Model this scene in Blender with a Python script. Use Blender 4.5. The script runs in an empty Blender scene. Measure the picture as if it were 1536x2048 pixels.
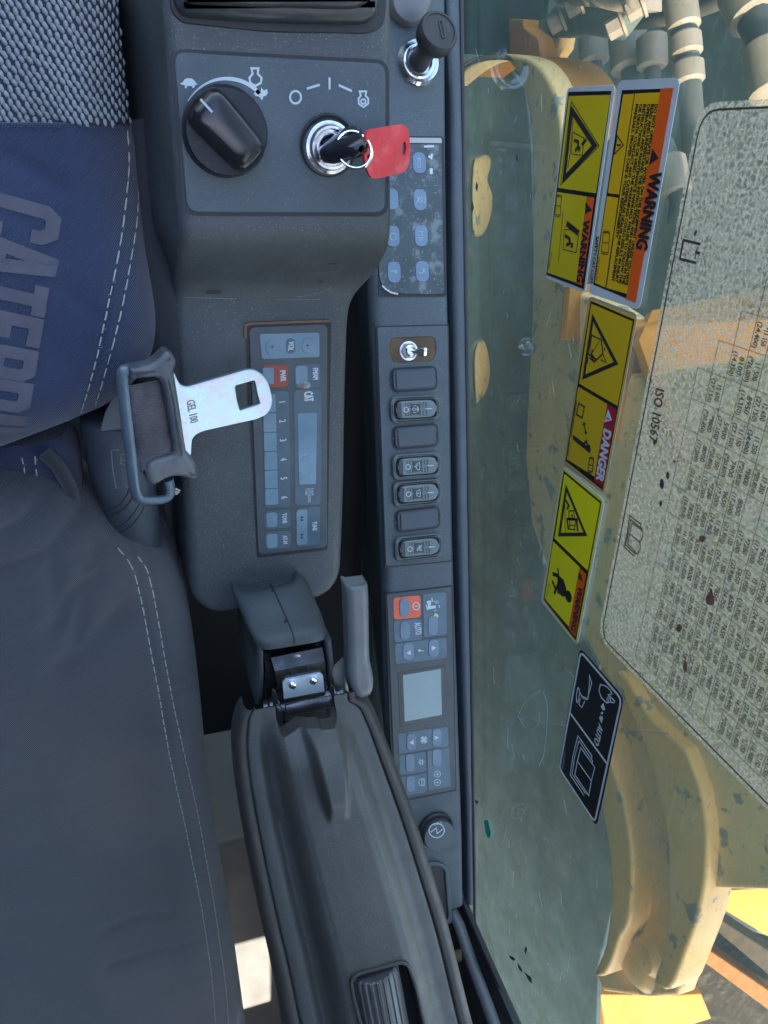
import bpy, math, random
from mathutils import Vector, Matrix, geometry
from mathutils import noise as mnoise
random.seed(4)
S = bpy.context.scene
R = math.radians
# ------------------------------------------------------------------ camera
FPX = 1537.0
def _n(v): return Vector(v).normalized()
NAD = _n((-557, -774, 1537))                     # world down, in camera axes (x right, y down, z forward)
REAR = Vector((-103, 3052, 1537)); REAR = (REAR - NAD * REAR.dot(NAD)).normalized()
RIGHT = REAR.cross(NAD)
CAM = Vector((0, 0, 1.15))
def c2w(d): return Vector((RIGHT.dot(d), -REAR.dot(d), -NAD.dot(d)))
cd = bpy.data.cameras.new('camera'); co = bpy.data.objects.new('camera', cd); S.collection.objects.link(co)
ax, ay, az = c2w(Vector((1, 0, 0))), c2w(Vector((0, -1, 0))), c2w(Vector((0, 0, -1)))
m = Matrix((ax, ay, az)).transposed().to_4x4(); m.translation = CAM
co.matrix_world = m
cd.sensor_fit = 'VERTICAL'; cd.sensor_height = 24; cd.lens = 24 * FPX / 2048
cd.clip_start = .01; cd.clip_end = 500
S.camera = co
# ------------------------------------------------------------------ light
SUN_EL, SUN_AZ = 57, 182        # azimuth measured from +Y (cab front) clockwise towards +X
w = bpy.data.worlds.new('World'); S.world = w; w.use_nodes = True
nt = w.node_tree; bg = nt.nodes['Background']
sky = nt.nodes.new('ShaderNodeTexSky'); sky.sky_type = 'NISHITA'; sky.sun_disc = False
sky.sun_elevation = R(SUN_EL); sky.sun_rotation = R(SUN_AZ); sky.air_density = 1.0; sky.dust_density = 2.0
nt.links.new(sky.outputs[0], bg.inputs[0]); bg.inputs[1].default_value = .15
sl = bpy.data.lights.new('sun', 'SUN'); sl.energy = 2.0; sl.angle = R(.5); sl.color = (1, .93, .82)
so = bpy.data.objects.new('sun', sl); S.collection.objects.link(so)
SUND = Vector((math.sin(R(SUN_AZ)) * math.cos(R(SUN_EL)), math.cos(R(SUN_AZ)) * math.cos(R(SUN_EL)), math.sin(R(SUN_EL))))
so.rotation_euler = SUND.to_track_quat('Z', 'Y').to_euler()
S.view_settings.view_transform = 'Standard'; S.view_settings.look = 'None'; S.view_settings.gamma = 1
S.view_settings.exposure = 3.05

# ------------------------------------------------------------------ helpers: materials
def srgb(r, g, b):
    f = lambda c: (c / 12.92 if c <= .04045 else ((c + .055) / 1.055) ** 2.4)
    return tuple(f(c / 255) for c in (r, g, b))
MATS = {}
def M(name, col, rough=.5, metal=0., bump=None, var=None, speck=None, stain=None, coat=0., spec=.5, aniso=None):
    if name in MATS: return MATS[name]
    mt = bpy.data.materials.new(name); mt.use_nodes = True; MATS[name] = mt
    n = mt.node_tree; b = n.nodes['Principled BSDF']; N = n.nodes.new; L = n.links.new
    b.inputs['Roughness'].default_value = rough; b.inputs['Metallic'].default_value = metal
    b.inputs['Coat Weight'].default_value = coat; b.inputs['Coat Roughness'].default_value = .15
    b.inputs['Specular IOR Level'].default_value = spec
    tc = N('ShaderNodeTexCoord'); cur = None
    def noise(sc, det=4, ro=.55):
        t = N('ShaderNodeTexNoise'); t.inputs['Scale'].default_value = sc; t.inputs['Detail'].default_value = det
        t.inputs['Roughness'].default_value = ro; L(tc.outputs['Object'], t.inputs['Vector']); return t.outputs['Fac']
    def ramp(v, a, c):
        r = N('ShaderNodeMapRange'); r.inputs['From Min'].default_value = a; r.inputs['From Max'].default_value = c
        L(v, r.inputs['Value']); return r.outputs[0]
    def mix(fac, a, c):
        x = N('ShaderNodeMix'); x.data_type = 'RGBA'
        if isinstance(fac, float): x.inputs[0].default_value = fac
        else: L(fac, x.inputs[0])
        for i, q in ((6, a), (7, c)):
            if isinstance(q, tuple): x.inputs[i].default_value = (*q, 1)
            else: L(q, x.inputs[i])
        return x.outputs[2]
    cur = tuple(col)
    def mul(v, k):
        x = N('ShaderNodeMath'); x.operation = 'MULTIPLY'; L(v, x.inputs[0]); x.inputs[1].default_value = k; return x.outputs[0]
    if var:
        sc, amt = var; cur = mix(ramp(noise(sc), .3, .7), tuple(c * (1 - amt) for c in col), tuple(min(1, c * (1 + amt)) for c in col))
    if stain:
        for (sc, lo, hi, c2, k) in stain: cur = mix(mul(ramp(noise(sc, 6, .65), lo, hi), k), cur, tuple(c2))
    if speck:
        sc, lo, c2, k = speck; cur = mix(mul(ramp(noise(sc, 2, .5), lo, lo + .04), k), cur, tuple(c2))
    if isinstance(cur, tuple): b.inputs['Base Color'].default_value = (*cur, 1)
    else: L(cur, b.inputs['Base Color'])
    if var:
        rr = N('ShaderNodeMapRange'); rr.inputs['To Min'].default_value = max(.02, rough - .1); rr.inputs['To Max'].default_value = min(1, rough + .12)
        rr.inputs['From Min'].default_value = .3; rr.inputs['From Max'].default_value = .7
        L(noise(var[0] * 1.7), rr.inputs['Value']); L(rr.outputs[0], b.inputs['Roughness'])
    if bump:
        sc, st = bump; bn = N('ShaderNodeBump'); bn.inputs['Strength'].default_value = st; bn.inputs['Distance'].default_value = .001
        L(noise(sc, 3, .6), bn.inputs['Height']); L(bn.outputs[0], b.inputs['Normal'])
    return mt

DUST = (.22, .23, .22)
def plastic(name, col, rough=.5, dust=.25, **k):
    return M(name, col, rough, bump=(1300, .45), var=(22, .10), speck=(820, .645, DUST, dust),
             stain=[(9, .5, .8, tuple(.6 * c + .4 * d for c, d in zip(col, DUST)), .22)], **k)
P_CON = plastic('console plastic', (.047, .056, .060), .47, dust=.5)
P_COL = plastic('side console plastic', (.050, .065, .075), .5, dust=.45)
P_FACE = plastic('faceplate plastic', (.048, .068, .079), .45, dust=.3)
P_DARK = M('dark gap plastic', (.012, .013, .015), .6)
P_BLK = M('gloss black plastic', (.012, .013, .016), .10, spec=.35, var=(40, .2), bump=(1500, .08), speck=(700, .72, DUST, .2))
P_ARM = plastic('armrest vinyl', (.040, .042, .040), .5, dust=.3)
P_TRIM = plastic('armrest trim', (.022, .019, .018), .5, dust=.15)
P_HNG = plastic('hinge cover plastic', (.034, .042, .046), .5, dust=.2)
P_LEV = M('grey lever plastic', (.105, .115, .118), .42, bump=(300, .2), var=(35, .12), stain=[(30, .5, .75, (.10, .09, .08), .4)])
P_RUB = M('rubber', (.022, .022, .024), .6, bump=(600, .3))
CHROME = M('chrome', (.78, .78, .78), .16, 1., var=(60, .2), bump=(400, .03))
STEEL = M('zinc plated steel', (.40, .49, .54), .33, .85, bump=(500, .25), stain=[(90, .45, .62, (.50, .36, .42), .55), (160, .52, .62, (.35, .55, .62), .6)])
DKSTEEL = M('dark coated steel', (.05, .055, .06), .28, .85, var=(50, .3), stain=[(60, .55, .75, (.12, .09, .07), .5)])
WHITE = M('white print', (.42, .48, .50), .5)
BLACKP = M('black print', (.012, .012, .014), .5)
WARMPRINT = M('worn white print', (.30, .35, .37), .5)
CREAM = M('gold print', (.45, .33, .12), .5)

# ------------------------------------------------------------------ helpers: frames and meshes
def ray(u, v): return c2w(Vector(((u - 768) / FPX, (v - 1024) / FPX, 1)))
def onz(u, v, z): d = ray(u, v); return CAM + d * ((z - CAM.z) / d.z)
def onx(u, v, x): d = ray(u, v); return CAM + d * ((x - CAM.x) / d.x)
def hit(u, v, zf, z0=.6):
    z = z0
    for _ in range(14):
        p = onz(u, v, z); z = .4 * z + .6 * zf(p.x, p.y)
    return onz(u, v, z)
class Frame:
    def __init__(s, o, ex, ey):
        s.o = Vector(o); s.ex = Vector(ex).normalized(); s.n = s.ex.cross(Vector(ey)).normalized(); s.ey = s.n.cross(s.ex)
    def w(s, u, v, h=0.):
        d = ray(u, v); t = (s.o + s.n * h - CAM).dot(s.n) / d.dot(s.n); return CAM + d * t
    def l(s, u, v, h=0.): p = s.w(u, v, h) - s.o; return (p.dot(s.ex), p.dot(s.ey))
    def p(s, a, b, h=0.): return s.o + s.ex * a + s.ey * b + s.n * h
    def at(s, u, v, h=0.): return Frame(s.w(u, v, h), s.ex, s.ey)
    def mat(s): m = Matrix((s.ex, s.ey, s.n)).transposed().to_4x4(); m.translation = s.o; return m
def frame3(a, b, c):
    """plane through three (u,v,z) points: a origin, b along ex, c on ey side"""
    A, B, Cc = (onz(*q) for q in (a, b, c)); return Frame(A, B - A, Cc - A)
def crop(x0, y0, sc): return lambda *pts: [(x0 + x / sc, y0 + y / sc) for x, y in pts]

class MB:
    def __init__(s): s.v = []; s.f = []
    def add(s, vs, fs): k = len(s.v); s.v += [Vector(q) for q in vs]; s.f += [tuple(i + k for i in f) for f in fs]; return s
def area(l): return sum(l[i][0] * l[(i + 1) % len(l)][1] - l[(i + 1) % len(l)][0] * l[i][1] for i in range(len(l))) / 2
def offset(l, d):
    out = []; n = len(l)
    for i in range(n):
        p, q, r = l[i - 1], l[i], l[(i + 1) % n]
        a = Vector((q[0] - p[0], q[1] - p[1])); b = Vector((r[0] - q[0], r[1] - q[1]))
        if a.length < 1e-9: a = b
        if b.length < 1e-9: b = a
        na = Vector((-a.y, a.x)).normalized(); nb = Vector((-b.y, b.x)).normalized(); m = na + nb
        if m.length < 1e-6: m = na
        m.normalize(); k = 1 / max(.5, m.dot(na)); out.append((q[0] + m.x * d * k, q[1] + m.y * d * k))
    return out
def rnd(pts, r, n=5):
    """round the corners of a closed 2D polygon"""
    out = []; N = len(pts)
    for i in range(N):
        p, q, t = Vector(pts[i - 1][:2]), Vector(pts[i][:2]), Vector(pts[(i + 1) % N][:2])
        rr = r[i] if isinstance(r, (list, tuple)) else r
        a, b = (p - q), (t - q); d = min(rr, a.length * .49, b.length * .49)
        if d <= 0: out.append(tuple(q)); continue
        A, B = q + a.normalized() * d, q + b.normalized() * d
        for k in range(n + 1):
            s = k / n; out.append(tuple(A * (1 - s) ** 2 + q * 2 * s * (1 - s) + B * s * s))
    return out
def spline(pts, n=8, closed=False):
    out = []; N = len(pts); P = [Vector(p) for p in pts]
    rng = range(N if closed else N - 1)
    for i in rng:
        g = lambda j: P[j % N] if closed else P[max(0, min(N - 1, j))]
        p0, p1, p2, p3 = g(i - 1), g(i), g(i + 1), g(i + 2)
        for k in range(n):
            t = k / n; out.append(tuple(.5 * ((2 * p1) + (p2 - p0) * t + (2 * p0 - 5 * p1 + 4 * p2 - p3) * t * t + (3 * p1 - p0 - 3 * p2 + p3) * t ** 3)))
    if not closed: out.append(tuple(P[-1]))
    return out
def circ(cx, cy, r, n=24, ry=None, a0=0):
    ry = ry or r; return [(cx + r * math.cos(a0 + 2 * math.pi * i / n), cy + ry * math.sin(a0 + 2 * math.pi * i / n)) for i in range(n)]
def slab(F, loops, h0, h1, bev=0., seg=3, mb=None, bottom=True):
    """prism of local 2D loops (first outer, rest holes) from height h0 to h1 along the frame normal"""
    mb = mb or MB(); loops = [list(l) for l in loops]
    for i, l in enumerate(loops):
        if (area(l) > 0) != (i == 0): l.reverse()
    vs = []; fs = []; rings = []
    prof = [(0, h0)]
    if bev > 0:
        prof += [(bev * (1 - math.cos(a)), h1 - bev + bev * math.sin(a)) for a in [k / seg * math.pi / 2 for k in range(seg + 1)]]
    else: prof.append((0, h1))
    tops = []
    for l in loops:
        pr = []
        for (d, h) in prof:
            o = offset(l, d) if d > 0 else l; k = len(vs); vs += [F.p(a, b, h) for a, b in o]; pr.append(k); last = o
        n = len(l)
        for a, b in zip(pr, pr[1:]):
            for i in range(n): j = (i + 1) % n; fs.append((a + i, a + j, b + j, b + i))
        if bev > 0:
            o = offset(l, bev * 1.5); k = len(vs); a = pr[-1]; vs += [F.p(x, y, h1) for x, y in o]
            for i in range(n): j = (i + 1) % n; fs.append((a + i, a + j, k + j, k + i))
            pr.append(k); last = o
        tops.append((pr[-1], last, pr[0], l))
    def cap(ls, flip):
        idx = [k + i for k, l in ls for i in range(len(l))]
        tri = geometry.tessellate_polygon([[Vector((x, y, 0)) for x, y in l] for k, l in ls])
        for t in tri:
            q = [idx[i] for i in t]; flat = [p for k, l in ls for p in l]; a, b, c = (flat[i] for i in t)
            ar = (b[0] - a[0]) * (c[1] - a[1]) - (c[0] - a[0]) * (b[1] - a[1])
            if (ar < 0) != flip: q.reverse()
            fs.append(tuple(q))
    cap([(t[0], t[1]) for t in tops], False)
    if bottom: cap([(t[2], t[3]) for t in tops], True)
    return mb.add(vs, fs)
def L2(F, px, h=0.): return [F.l(u, v, h) for u, v in px]
def plate(F, px, h0, h1, r=0., bev=0., holes=(), mb=None, n=5):
    lo = L2(F, px, h1)
    if r: lo = rnd(lo, r, n)
    return slab(F, [lo] + [h for h in holes], h0, h1, bev, mb=mb)
def lathe(O, axis, prof, n=36, mb=None, sx=None):
    mb = mb or MB(); A = Vector(axis).normalized(); X = A.orthogonal().normalized(); Y = A.cross(X); vs = []; fs = []
    for r, h in prof:
        for i in range(n): t = 2 * math.pi * i / n; vs.append(Vector(O) + A * h + (X * math.cos(t) + Y * math.sin(t)) * r)
    for k in range(len(prof) - 1):
        for i in range(n): j = (i + 1) % n; fs.append((k * n + i, k * n + j, (k + 1) * n + j, (k + 1) * n + i))
    fs.append(tuple(reversed(range(n)))); fs.append(tuple((len(prof) - 1) * n + i for i in range(n)))
    return mb.add(vs, fs)
def tube(pts, r, n=10, closed=False, mb=None, flat=1.):
    mb = mb or MB(); P = [Vector(p) for p in pts]; N = len(P); vs = []; fs = []; up = None
    for i in range(N):
        d = (P[(i + 1) % N] - P[i - 1]) if closed else (P[min(N - 1, i + 1)] - P[max(0, i - 1)])
        if d.length < 1e-9: d = Vector((0, 0, 1))
        d.normalize()
        if up is None: up = d.orthogonal().normalized()
        up = (up - d * up.dot(d)).normalized(); s = d.cross(up); rr = r[i] if isinstance(r, (list, tuple)) else r
        for k in range(n): t = 2 * math.pi * k / n; vs.append(P[i] + (up * math.cos(t) * flat + s * math.sin(t)) * rr)
    for i in range(N if closed else N - 1):
        a, b = i * n, ((i + 1) % N) * n
        for k in range(n): j = (k + 1) % n; fs.append((a + k, a + j, b + j, b + k))
    if not closed: fs.append(tuple(reversed(range(n)))); fs.append(tuple((N - 1) * n + i for i in range(n)))
    return mb.add(vs, fs)
def grid(rows, mb=None, flip=False):
    mb = mb or MB(); n = len(rows[0]); vs = [p for r in rows for p in r]; fs = []
    for i in range(len(rows) - 1):
        for j in range(n - 1):
            q = (i * n + j, i * n + j + 1, (i + 1) * n + j + 1, (i + 1) * n + j); fs.append(q[::-1] if flip else q)
    return mb.add(vs, fs)
def ribbon(F, pts, wd, h0, h1, closed=False, mb=None):
    """thin raised line of real width wd along local 2D points"""
    mb = mb or MB(); n = len(pts); Lp, Rp = [], []
    for i in range(n):
        a = Vector(pts[i - 1] if (i or closed) else pts[0]); b = Vector(pts[(i + 1) % n] if (i < n - 1 or closed) else pts[-1]); q = Vector(pts[i])
        d1 = (q - a); d2 = (b - q)
        if d1.length < 1e-9: d1 = d2
        if d2.length < 1e-9: d2 = d1
        n1 = Vector((-d1.y, d1.x)).normalized(); n2 = Vector((-d2.y, d2.x)).normalized(); m = n1 + n2
        if m.length < 1e-4: m = n1
        m.normalize(); k = min(2.4 if closed else 1.6, 1 / max(.3, m.dot(n1))); Lp.append(q + m * wd / 2 * k); Rp.append(q - m * wd / 2 * k)
    vs = [F.p(p.x, p.y, h) for h in (h0, h1) for p in Lp + Rp]; fs = []; N2 = 2 * n
    for i in range(n if closed else n - 1):
        j = (i + 1) % n; fs += [(N2 + i, N2 + n + i, N2 + n + j, N2 + j), (i, N2 + i, N2 + j, j), (n + i, n + j, N2 + n + j, N2 + n + i)]
    if not closed: fs += [(0, n, N2 + n, N2), (n - 1, N2 + n - 1, N2 + 2 * n - 1, 2 * n - 1)]
    return mb.add(vs, fs)
# text: one mesh per glyph, cached
GL = {}
def _glyphmesh(s):
    c = bpy.data.curves.new('t', 'FONT'); c.body = s; c.size = 1; c.resolution_u = 2; c.fill_mode = 'FRONT'
    o = bpy.data.objects.new('t', c); S.collection.objects.link(o); bpy.context.view_layer.update()
    me = bpy.data.meshes.new_from_object(o); bpy.data.objects.remove(o)
    r = ([v.co.copy() for v in me.vertices], [tuple(p.vertices) for p in me.polygons]); bpy.data.meshes.remove(me); bpy.data.curves.remove(c); return r
def glyph(ch):
    if ch not in GL:
        v, f = _glyphmesh(ch) if ch != ' ' else ([], [])
        a = max(p.x for p in _glyphmesh('H' + ch + 'H')[0]); b = max(p.x for p in _glyphmesh('HH')[0]); GL[ch] = (v, f, a - b)
    return GL[ch]
def text(F, s, p0, p1, cap, h=.0004, mb=None, bold=0., just=False, slant=0.):
    """p0,p1: pixels of the baseline's start and end; cap: capital height in metres"""
    mb = mb or MB(); a = Vector(F.l(*p0, h)); b = Vector(F.l(*p1, h)); return text2(F, s, a, b, cap, h, mb, bold, slant)
def text2(F, s, a, b, cap, h=.0004, mb=None, bold=0., slant=0.):
    mb = mb or MB(); a, b = Vector(a), Vector(b)
    tot = sum(glyph(c)[2] for c in s); d = b - a; sx = d.length / tot; d.normalize(); up = Vector((-d.y, d.x)); sy = cap / .72; x = 0
    offs = [(0, 0)] if not bold else [(0, 0), (bold, 0), (-bold, 0), (0, bold), (0, -bold)]
    for c in s:
        v, f, adv = glyph(c)
        for q, (ox, oy) in enumerate(offs):
            mb.add([F.p(*(a + d * ((p.x + x + p.y * slant) * sx + ox) + up * (p.y * sy + oy)), h + q * 2e-5) for p in v], f)
        x += adv
    return mb

# ------------------------------------------------------------------ helpers: objects
def link(o): S.collection.objects.link(o)
def setp(o, label=None, cat=None, group=None, kind=None):
    for k, v in (('label', label), ('category', cat), ('group', group), ('kind', kind)):
        if v: o[k] = v
    return o
def empty(name, F, label, cat, group=None):
    o = bpy.data.objects.new(name, None); o.empty_display_size = .02; link(o)
    o.matrix_world = F.mat() if isinstance(F, Frame) else Matrix.Translation(F)
    o['_m'] = [c for r in o.matrix_world for c in r]; return setp(o, label, cat, group)
def rootmat(o):
    while o.parent: o = o.parent
    return o.matrix_basis.copy()
PRINT = {'printed_lettering', 'pictograms', 'printed_arrows', 'printed_symbols', 'button_symbols', 'white_lettering', 'line_drawings', 'on_off_marks', 'pictogram', 'stamped_lettering', 'rib_lines', 'embossed_frame', 'embossing', 'worn_spots', 'printed_symbol', 'cover_notches', 'book_pictogram', 'part_number', 'frayed_thread', 'table_lines', 'cross_slot', 'clip'}
def obj(name, mb, mat, parent=None, label=None, cat=None, group=None, kind=None, ang=38, sub=0, flat=False):
    me = bpy.data.meshes.new(name)
    if parent: inv = rootmat(parent).inverted(); c = None
    else:
        c = Vector((sum(v.x for v in mb.v) / len(mb.v), sum(v.y for v in mb.v) / len(mb.v), min(v.z for v in mb.v))); inv = Matrix.Translation(-c)
    me.from_pydata([inv @ v for v in mb.v], [], mb.f); me.materials.append(mat); me.update()
    if not flat: me.shade_smooth(); me.set_sharp_from_angle(angle=R(ang))
    if name in PRINT: kind = kind or 'stuff'
    o = bpy.data.objects.new(name, me); link(o)
    if parent: o.parent = parent
    else: o.location = c
    return setp(o, label, cat, group, kind)
def copy_tree(o, parent=None):
    c = o.copy(); link(c); c.parent = parent
    for ch in list(o.children): copy_tree(ch, c)
    return c

# ------------------------------------------------------------------ reference planes of the cab
Z_KEY, Z_RAD = .65, .585
X, Y, Z = Vector((1, 0, 0)), Vector((0, 1, 0)), Vector((0, 0, 1))
FK = Frame(onz(560, 270, Z_KEY), X, Y)            # ignition panel
FR = Frame(onz(580, 880, Z_RAD), X, Y)            # radio surface
COLS = .269
def zcol(x, y): return CAM.z - .784 + COLS * (-y + -.023 + .0) if True else 0
FC = Frame(hit(830, 900, zcol), X, Vector((0, 1, -COLS)))      # right-hand side console, rising to the rear
XW = .3415; SLW = .0185; xw = lambda y: XW + SLW * y
FW = Frame((XW - .002, 0, .6), Vector((-SLW, -1, 0)), Z)              # inner face of the window
print('XW', XW, 'FC', FC.o, 'key', FK.o, 'rad', FR.o)

# ------------------------------------------------------------------ loft bodies
def interp(tab, y):
    tab = sorted(tab)
    if y <= tab[0][0]: return tab[0][1]
    if y >= tab[-1][0]: return tab[-1][1]
    for (a, b), (c, d) in zip(tab, tab[1:]):
        if a <= y <= c: t = (y - a) / (c - a) if c > a else 0; return b + (d - b) * t
def edge(px, zf, z0=.6, sp=6):
    pts = [hit(u, v, zf, z0) for u, v in spline(px, sp)] if len(px) > 2 else [hit(u, v, zf, z0) for u, v in px]
    return [(p.y, p.x) for p in pts]
def sec(y, xl, xr, zt, zb, r, fl=0., fr=0., crown=0., nt=8, na=6, r2=None):
    r2 = r2 or r; w_ = (xr - xl); r = min(r, w_ * .49); r2 = min(r2, w_ * .49); p = [(xl - fl, zb)]
    p += [(xl + r - r * math.cos(a), zt - r + r * math.sin(a)) for a in [i / na * math.pi / 2 for i in range(na + 1)]]
    for i in range(1, nt): t = i / nt; p.append((xl + r + (w_ - r - r2) * t, zt + crown * 4 * t * (1 - t)))
    p += [(xr - r2 + r2 * math.sin(a), zt - r2 + r2 * math.cos(a)) for a in [i / na * math.pi / 2 for i in range(na + 1)]]
    p.append((xr + fr, zb)); return [Vector((x, y, z)) for x, z in p]
def smooth(t): t = max(0, min(1, t)); return t * t * (3 - 2 * t)

# ================================================================== CONTROL CONSOLE (left)
Yk = onz(560, 452, Z_KEY).y; Yr = onz(560, 600, Z_RAD).y
def zcon(x, y): return Z_RAD + (Z_KEY - Z_RAD) * smooth((y - Yr) / (Yk - Yr))
con = empty('control_console', Vector((FR.o.x, FR.o.y, .3)), 'dark grey plastic operator console carrying the throttle dial and the ignition, beside the seat', 'console')
left = edge([(318, -60), (322, 0), (330, 100), (341, 250), (352, 400), (357, 470), (350, 540), (346, 620), (352, 760), (364, 950), (378, 1150), (386, 1215)], zcon)
right = edge([(787, -60), (787, 0), (787, 300), (787, 450), (778, 505), (750, 552), (716, 590), (700, 640), (694, 800), (690, 1000), (684, 1150), (684, 1215)], zcon)
y0 = max(left)[0]; yb = onz(560, 1217, Z_RAD).y
secs = []; N = 90
for i in range(N + 1):
    y = y0 + (yb - y0) * i / N; d = (y - yb); rr = .032
    ins = 0 if d > rr else rr * (1 - math.sqrt(max(0, 1 - (1 - d / rr) ** 2)))
    zd = 0 if d > .012 else .012 * (1 - math.sqrt(max(0, 1 - (1 - d / .012) ** 2)))
    f = smooth((y - Yr) / (Yk - Yr))
    wob = .0006 * mnoise.noise(Vector((0, y * 30, 0)))
    secs.append(sec(y, interp(left, y) + ins, interp(right, y) - ins, zcon(0, y) - zd + wob, zcon(0, y) - .16, .009, fl=.022 * f + .010, fr=-.004, nt=10))
mb = grid(secs, flip=True); k = len(mb.v); mb.f.append(tuple(range(N * len(secs[0]), (N + 1) * len(secs[0]))))
obj('body', mb, P_CON, con); mbcon = mb
from mathutils.bvhtree import BVHTree as _B
BV0 = lambda q: _B.FromPolygons([tuple(v) for v in q.v], q.f)
camh = lambda b, u, v: b.ray_cast(CAM, ray(u, v).normalized())[0]
# pedestal under it
F0 = Frame((0, 0, 0), X, Y)
xl, xr = interp(left, FR.o.y) + .02, interp(right, FR.o.y) - .03
obj('pedestal', slab(F0, [[(xl, yb + .05), (xr, yb + .05), (xr, y0), (xl, y0)]], .0, .46), P_DARK, con)
# boot recess at the front of the console
C1 = crop(320, 0, 2.56)
bo = obj('tray_rim', plate(FK, C1((45, -60), (55, 60), (110, 118), (560, 165), (1080, 172), (1150, 130), (1160, 40), (1165, -60)), .000, .0015, .012, .0008), P_DARK, con)
obj('rubber_boot', plate(FK, C1((70, -60), (85, 30), (130, 78), (560, 108), (1060, 118), (1120, 80), (1128, 20), (1135, -60)), .0018, .012, .012, .006), M('boot rubber', (.03, .036, .04), .3, bump=(300, .3)), con)
obj('boot_fold', plate(FK, C1((110, -60), (120, -10), (160, 14), (560, 30), (1010, 40), (1080, 5), (1090, -60)), .0121, .020, .010, .004), MATS['boot rubber'], con)
bCon = BV0(mbcon)
C3s = crop(200, 500, 2.56)
for (x, y, a_, b_, mt_3) in ((582, 215, 44, 11, 'dark scuff'), (1128, 163, 16, 6, 'dark scuff'), (1185, 70, 22, 5, 'dark scuff')):
    sm2 = MB(); P = [camh(bCon, *q) for q in C3s(*circ(x, y, a_, 14, b_))]; P = [p + Z * .0004 for p in P if p]
    if len(P) > 3: sm2.add(P, [tuple(range(len(P)))]); obj('scuff_mark', sm2, M(mt_3, (.020, .021, .022), .6), con)
SCF0 = M('pale rub mark', (.12, .14, .145), .5)
for pts in ([(380, 240), (520, 245), (700, 250)], [(1010, 240), (1100, 225), (1190, 190)], [(360, 300), (372, 255), (400, 290)], [(1205, 120), (1235, 90), (1275, 70)], [(1240, 160), (1290, 110)], [(1215, 90), (1250, 60)], [(900, 252), (1000, 255), (1130, 252)]):
    P = [camh(bCon, *q) for q in C3s(*spline(pts, 4))]; P = [p for p in P if p]
    if len(P) > 2: obj('scuff_mark', tube(P, .0003, 4), SCF0, con)
# faceplate
fp = C1((58, 248), (1168, 312), (1166, 1102), (128, 1100))
obj('faceplate_groove', plate(FK, [(u - 2, v) for u, v in fp[:1]] + [(fp[1][0] + 2, fp[1][1] - 2), (fp[2][0] + 2, fp[2][1] + 2), (fp[3][0] - 2, fp[3][1] + 2)], -.001, .0006, .008), P_DARK, con)
obj('faceplate', plate(FK, C1((70, 262), (1156, 324), (1154, 1090), (138, 1088)), -.001, .0016, .007, .0008), P_FACE, con)
# printed symbols on the faceplate
HF = .00175
mb = MB()
def st(F, mbx, C, pts, wd, h, closed=False, sp=0, hh=.00012):
    p = C(*pts)
    if sp: p = spline(p, sp, closed)
    return ribbon(F, L2(F, p, h), wd, h - .0001, h + hh, closed, mbx)
st(FK, mb, C1, circ(694, 498, 28, 24, 32), .0011, HF, True)
for a, b in (((752, 454), (818, 434)), ((868, 396), (868, 458)), ((915, 436), (982, 466))): st(FK, mb, C1, [a, b], .0012, HF)
st(FK, mb, C1, [(1028, 490), (1022, 468), (1056, 468), (1052, 490), (1066, 505), (1066, 530), (1042, 548), (1018, 532), (1016, 506)], .0010, HF, True)
st(FK, mb, C1, circ(1041, 520, 12, 14), .0009, HF, True)
st(FK, mb, C1, [(474, 378), (468, 350), (504, 350), (500, 378), (520, 398), (516, 425), (488, 440), (462, 424), (458, 398)], .0011, HF, True)
# tapered throttle arc
arc = []; arci = []
for i in range(22):
    t = R(-148 + i * 104 / 21); wi = 4 + 16 * min(1, i / 13)
    arc.append((345 + 240 * math.cos(t), 655 + 262 * math.sin(t))); arci.append((345 + (240 - wi) * math.cos(t), 655 + (262 - wi) * math.sin(t)))
slab(FK, [L2(FK, C1(*(arc + arci[::-1])), HF)], HF - .0001, HF + .0002, mb=mb)
# tortoise and hare
slab(FK, [L2(FK, C1((102, 428), (118, 420), (124, 408), (142, 400), (165, 403), (180, 418), (192, 432), (178, 438), (176, 450), (166, 450), (162, 440), (140, 441), (136, 452), (126, 450), (128, 438), (114, 434)), HF)], HF - .0001, HF + .0002, mb=mb)
slab(FK, [L2(FK, C1((480, 478), (498, 456), (516, 466), (518, 446), (530, 464), (548, 456), (551, 478), (540, 492), (530, 492), (522, 514), (510, 496), (488, 490)), HF)], HF - .0001, HF + .0002, mb=mb)
obj('printed_symbols', mb, WHITE, con)
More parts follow.
